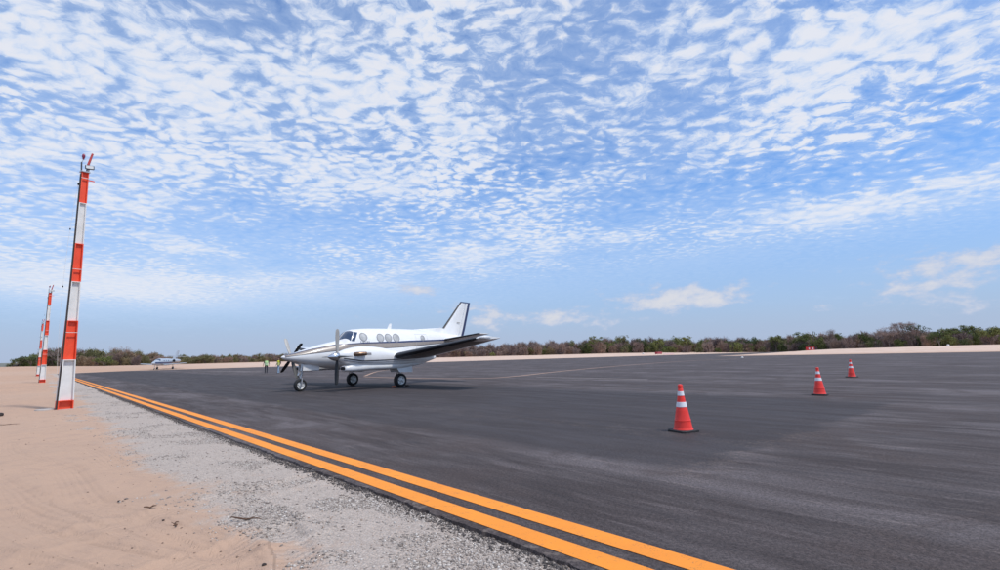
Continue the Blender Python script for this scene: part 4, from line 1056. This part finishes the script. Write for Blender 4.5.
def build_scrub():
    Vs, Cs = [], []
    x = -260.0
    while x < 1330:
        depth0 = float(np.interp(x, DEP_X, DEP_Y))
        for row in range(3):
            Yd = depth0 + row * 7 + rng.uniform(-3, 4); xx = x + rng.uniform(-5, 5)
            if xx < 9 + 4 * row and xx > -40: continue
            px_, py_, yh = px_at(xx, Yd); gzv = float(ground_z(px_, py_))
            hh = tree_height(xx, Yd, gzv) * (rng.uniform(.35, .85) if row == 0 else rng.uniform(.62, 1.08))
            hh = max(hh, 1.2); kind, tint = pick_kind(xx)
            T = TEMPL[kind][rng.integers(5)]; rad = min(max(1.9, hh * rng.uniform(.55, .8)), 4.2); a = rng.random() * 6.283
            P = T.copy(); q = P[..., 0] * math.cos(a) - P[..., 1] * math.sin(a); P[..., 1] = P[..., 0] * math.sin(a) + P[..., 1] * math.cos(a); P[..., 0] = q
            P = P * np.array([rad, rad, hh]) + np.array([px_, py_, gzv - .1])
            Vs.append(P); j = .8 + .4 * rng.random((len(P), 1)); Cs.append(np.clip(np.array(tint) * (.85 + .3 * rng.random()) * j, 0, 1))
        x += 1.9 * FPX / depth0 * .9
    V = np.concatenate(Vs); C = np.concatenate(Cs); n = len(V)
    o = fast_mesh('scrub_thicket', V.reshape(-1, 3), np.arange(n * 3).reshape(n, 3), SCRUB, attrs={'tint': ('FACE', 'FLOAT_COLOR', np.hstack([C, np.ones((n, 1))]))})
    tag(o, 'dense dry brown and green scrub thicket beyond the sand verge', kind='stuff')
    return n
NSCRUB = build_scrub()

def build_tree(px_x, dd, h, spread, kind, tint, label, name='tree', flat=False, leaves=1500, base=.3):
    Yd = float(np.interp(px_x, DEP_X, DEP_Y)) + dd; x, y, yh = px_at(px_x, Yd); z = float(ground_z(x, y))
    H = h * Yd / FPX + CAM_H - z                     # h: pixels above the horizon row
    e = empty(name, (x, y, z - .1), rng.random() * 6.28); tag(e, label, 'tree' if name != 'bush' else 'bush', 'trees and bushes standing out of the scrub')
    g = G(); tips = []
    for i in range(3 if kind == 'dry' else 2):
        a = rng.random() * 6.28; l = .12 + .1 * rng.random()
        p = [(0.08 * math.cos(a), .08 * math.sin(a), -.1), (l * spread * math.cos(a) * .5, l * spread * math.sin(a) * .5, H * .25), (l * spread * 1.6 * math.cos(a), l * spread * 1.6 * math.sin(a), H * .5)]
        g.tube(p, [.16, .12, .08], 6)
        for j in range(7):
            b2 = a + rng.uniform(-1.6, 1.6); q = rng.uniform(.45, 1.0) * spread
            t = (q * math.cos(b2), q * math.sin(b2), H * rng.uniform(.62, 1.0) * (1 - .15 * (q / spread) ** 2)); s0 = p[1 + (j % 2)]
            m_ = tuple(s0[c] * .45 + t[c] * .55 + rng.uniform(-.2, .2) for c in range(3)); g.tube([s0, m_, t], [.07, .045, .02], 5); tips.append(t)
            for w in range(3):
                t2 = tuple(np.array(t) + rng.normal(0, .55, 3) * np.array([1, 1, .6])); g.tube([m_, t2], [.03, .012], 4); tips.append(t2)
    g.build('trunk', BARK, e)
    n = leaves; tips = np.array(tips); k = rng.integers(0, len(tips), n)
    c = tips[k] + rand_dirs(n) * rng.random((n, 1)) ** .5 * (.62 if not flat else .8) * np.array([1.2, 1.2, .55 if flat else .85])
    c[:, 2] = np.clip(c[:, 2], H * base, H * 1.03)
    a = rand_dirs(n); b2 = np.cross(a, rand_dirs(n)); b2 /= np.linalg.norm(b2, axis=1, keepdims=True)
    if kind == 'dry':
        L = .45 + .5 * rng.random((n, 1)); T = np.stack([c - a * L * .5 - b2 * .025, c - a * L * .5 + b2 * .025, c + a * L * .5], 1)
    else:
        s = .22 + .22 * rng.random((n, 1)); T = np.stack([c - a * s * .6, c + b2 * s * .55, c + a * s * .6], 1)
    C = np.array(tint)[None] * (.75 + .5 * rng.random((n, 1)))
    fast_mesh('crown', T.reshape(-1, 3), np.arange(n * 3).reshape(n, 3), SCRUB, e, attrs={'tint': ('FACE', 'FLOAT_COLOR', np.hstack([C, np.ones((n, 1))]))})
    return e
DG, MG, YG = GREENS[2], GREENS[1], GREENS[3]
build_tree(17, -4, 9, 3.0, 'green', DG, 'low dark green bush at the left end of the scrub', 'bush', base=.05)
build_tree(31, -5, 11, 3.4, 'green', DG, 'rounded dark green bush just left of the middle mast', 'bush', base=.05)
build_tree(56, 2, 20.5, 3.6, 'dry', DRYS[3], 'tall bare grey tree rising directly behind the nearest mast', 'tree', leaves=1900)
build_tree(75, 4, 17.5, 3.2, 'dry', DRYS[1], 'bare twiggy tree just right of the nearest mast', 'tree', leaves=1500)
build_tree(104, -4, 9, 2.8, 'green', MG, 'dark green bush in the brown scrub left of the small jet', 'bush', base=.05)
build_tree(121, 4, 18, 3.6, 'dry', DRYS[4], 'wide bare tree above the scrub left of the small jet', 'tree', leaves=1700)
build_tree(205, -4, 6.5, 2.2, 'green', GREENS[4], 'small green bush in the scrub just right of the small jet', 'bush', base=.05)
build_tree(596, -3, 17.5, 3.3, 'green', MG, 'green tree starting the leafy stretch right of the aircraft tail', 'tree', base=.1)
build_tree(622, 0, 16.5, 2.6, 'green', GREENS[4], 'loose green tree above the small red board', 'tree', base=.1)
build_tree(688, -4, 14.5, 2.6, 'green', YG, 'yellow green bush above the nearest cone', 'bush', base=.1)
build_tree(776, -3, 14, 3.0, 'green', YG, 'bright green bushy tree left of the middle cone', 'tree', base=.1)
build_tree(803, 0, 16.5, 2.4, 'green', MG, 'green flat topped tree above the red sign', 'tree', flat=True, base=.4)
build_tree(829, 0, 18.5, 2.0, 'dry', DRYS[0], 'narrow bare tree between red sign and smallest cone', 'tree')
build_tree(889, -3, 20, 2.5, 'dry', DRYS[2], 'reddish brown tree left of the tallest tree on the right', 'tree', leaves=1600, base=.1)
build_tree(908, 0, 23.5, 3.7, 'dry', DRYS[0], 'tallest brown branching tree on the right with sparse crown', 'tree', leaves=2600, base=.15)
build_tree(917, 2, 22.5, 3.0, 'green', DG, 'dark green crown mixed into the tallest brown tree', 'tree', leaves=700, base=.6)
build_tree(940, -4, 13, 2.6, 'green', DG, 'deep green bush just right of the tallest tree', 'bush', base=.05)
build_tree(961, 3, 19, 3.6, 'green', MG, 'dark green umbrella shaped tree near the right edge', 'tree', flat=True, leaves=2200, base=.6)
build_tree(990, -2, 15.5, 3.0, 'green', YG, 'yellowish green tree at the right edge of the picture', 'tree', base=.1)

# far low hills behind the left end of the sand
def build_hills():
    v, f = [], []
    az_ = np.radians(np.arange(-70, 71, 1.0)); 
    for i, a in enumerate(az_):
        hgt = 9 + 14 * float(fbm(math.degrees(a) * .11, 2, 4, 90)); r0, r1, r2 = 1900, 2300, 3000
        for r, z in ((r0, -1), (r0 + 150, hgt * .6), (r1, hgt), (r2, -1)): v.append((r * math.sin(a), r * math.cos(a), z))
    for i in range(len(az_) - 1):
        for j in range(3): q = i * 4 + j; f.append((q, q + 4, q + 5, q + 1))
    o = mesh_obj('far_hills', v, f, mat('far_scrub', (.16, .165, .14), .95, var=.3, vscale=.02)); 
    if o.data.polygons[1].normal.z < 0: o.data.flip_normals()
    tag(o, 'low hazy scrub covered hills on the horizon', kind='structure')
build_hills()

# ------------------------------------------------------------------ small things on and round the apron
def thing_at(px, py, zc=None):
    r = ground_at(px, py); return r
SIGNR = mat('sign_red', (.62, .030, .035), .45, var=.1); SIGNK = mat('sign_black', (.05, .02, .025), .5); SIGNW = mat('sign_white', (.78, .74, .74), .5)
def build_sign(px, Yd, w, h, label, name, panels, marks):
    x, y, yh = px_at(px, Yd); z = float(ground_z(x, y)); e = empty(name, (x, y, z), math.atan2(-x, y) )
    tag(e, label, 'sign')
    xx = -w / 2
    for wd, m_ in panels:
        G().box((xx + wd * w / 2, 0, h * .6), (wd * w - .01, .22, h * .8)).build('sign_panel', m_, e, smooth=False, bevel=.02); xx += wd * w
    for u in marks:
        G().box((-w / 2 + u * w, -.115, h * .62), (.10 * w, .012, h * .45)).build('sign_mark', SIGNW, e, smooth=False)
    for s in (-.4, .4): G().box((s * w, 0, h * .1), (.08, .12, h * .24)).build('sign_leg', METAL, e, smooth=False)
build_sign(811.5, 128, 2.5, 1.0, 'red sign box with pale marks and dark end panel on the right verge', 'taxiway_sign', [(.40, SIGNR), (.36, SIGNR), (.24, SIGNK)], [.30, .62])
build_sign(658.5, 205, 2.7, 1.05, 'low red board on the far verge beneath the leafy scrub', 'red_board', [(.35, mat('board_dark_red', (.30, .02, .04), .5)), (.65, mat('board_pink_red', (.55, .12, .14), .5))], [])
def rock(px, Yd, r, m_, name, label, cat):
    x, y, yh = px_at(px, Yd); z = float(ground_z(x, y)) if Yd > 100 else max(0.0, float(ground_z(x, y)))
    g = G(); rings = []
    for i in range(7):
        t = math.pi * (i + .4) / 7.2; rings.append([((1 + .25 * random.random()) * r * math.sin(t) * math.cos(a), (1 + .25 * random.random()) * r * math.sin(t) * math.sin(a), r * .75 * (1 - math.cos(t)) - .1 * r) for a in np.linspace(0, 6.283, 10, endpoint=False)])
    o = g.loft(rings).build(name, m_); o.location = (x, y, z); tag(o, label, cat)
WR = mat('pale_stone', (.78, .76, .74), .7, var=.1)
rock(948, 135, .27, WR, 'marker_stone', 'white round marker stone at the scrub foot on the right', 'stone')
rock(643, 215, .42, WR, 'marker_stone', 'white marker stone left of the low red board', 'stone')
rock(741.5, 79, .17, WR, 'pale_rubble', 'small pale lump on the apron at the taxi line end', 'stone')
x, y, yh = px_at(664.5, 200)
o = G().loft([[(-1.9, -.2, 0), (1.9, -.2, 0), (1.9, .2, 0), (-1.9, .2, 0)], [(-1.85, -.08, .55), (1.85, -.08, .55), (1.85, .08, .55), (-1.85, .08, .55)]]).build('pale_barrier', mat('barrier_pale', (.72, .50, .48), .6), smooth=False, bevel=.03)
o.location = (x + 1.6, y, float(ground_z(x, y))); tag(o, 'low pale pinkish barrier beside the red board on the far verge', 'barrier')
# litter on the sand
TW = mat('dry_twig', (.13, .07, .04), .9, var=.3); DKS = mat('dark_litter', (.03, .022, .02), .8, var=.3)
def twig(px, py, L, label, bend, rz):
    p = ground_at(px, py); g = G(); pts = []
    for t in np.linspace(-.5, .5, 7): pts.append((t * L, bend * math.sin(t * 5), .006 + .012 * abs(math.sin(t * 4))))
    g.tube(pts, [.004, .006, .007, .007, .006, .005, .003], 6).tube([pts[3], (pts[3][0] + L * .18, bend + .03, .02)], [.004, .002], 5)
    o = g.build('twig', TW); o.location = (p[0], p[1], float(ground_z(*p)) + .004); o.rotation_euler = (0, 0, rz); tag(o, label, 'twig', 'twigs on the sand')
twig(246, 520.5, .30, 'thin dry twig on sand beside the tyre track', .02, -.35)
twig(176, 522, .10, 'short curled dry twig on sand left of the gravel', .03, 1.4)
twig(4, 424.5, .65, 'long thin stick on the sand at the left edge', .02, .1)
twig(150, 508, .10, 'stubby brown twig fragment on open sand', .01, .3)
def clod(px, py, r, label):
    p = ground_at(px, py); rings = []
    for i in range(6):
        t = math.pi * (i + .4) / 6.3; rings.append([((.8 + .5 * random.random()) * r * math.sin(t) * math.cos(a), (.6 + .4 * random.random()) * r * math.sin(t) * math.sin(a), r * .55 * (1 - math.cos(t)) - .2 * r) for a in np.linspace(0, 6.283, 9, endpoint=False)])
    o = G().loft(rings).build('dark_clod', DKS); o.location = (p[0], p[1], float(ground_z(*p))); tag(o, label, 'clod', 'dark clods on the sand')
clod(-1.0, 416, .11, 'dark lump on the sand at the left edge of the picture')
clod(264, 563, .015, 'small dark clod on sand at the bottom beside the track')
clod(119, 500.5, .014, 'small brown clod on the open sand near the middle')
clod(163.5, 518, .012, 'small dark clod just left of the gravel patch')
clod(15, 371.5, 1.0, 'dark lump far off on the sand near the green bush')
print('SCENE', NSCRUB, 'scrub faces')
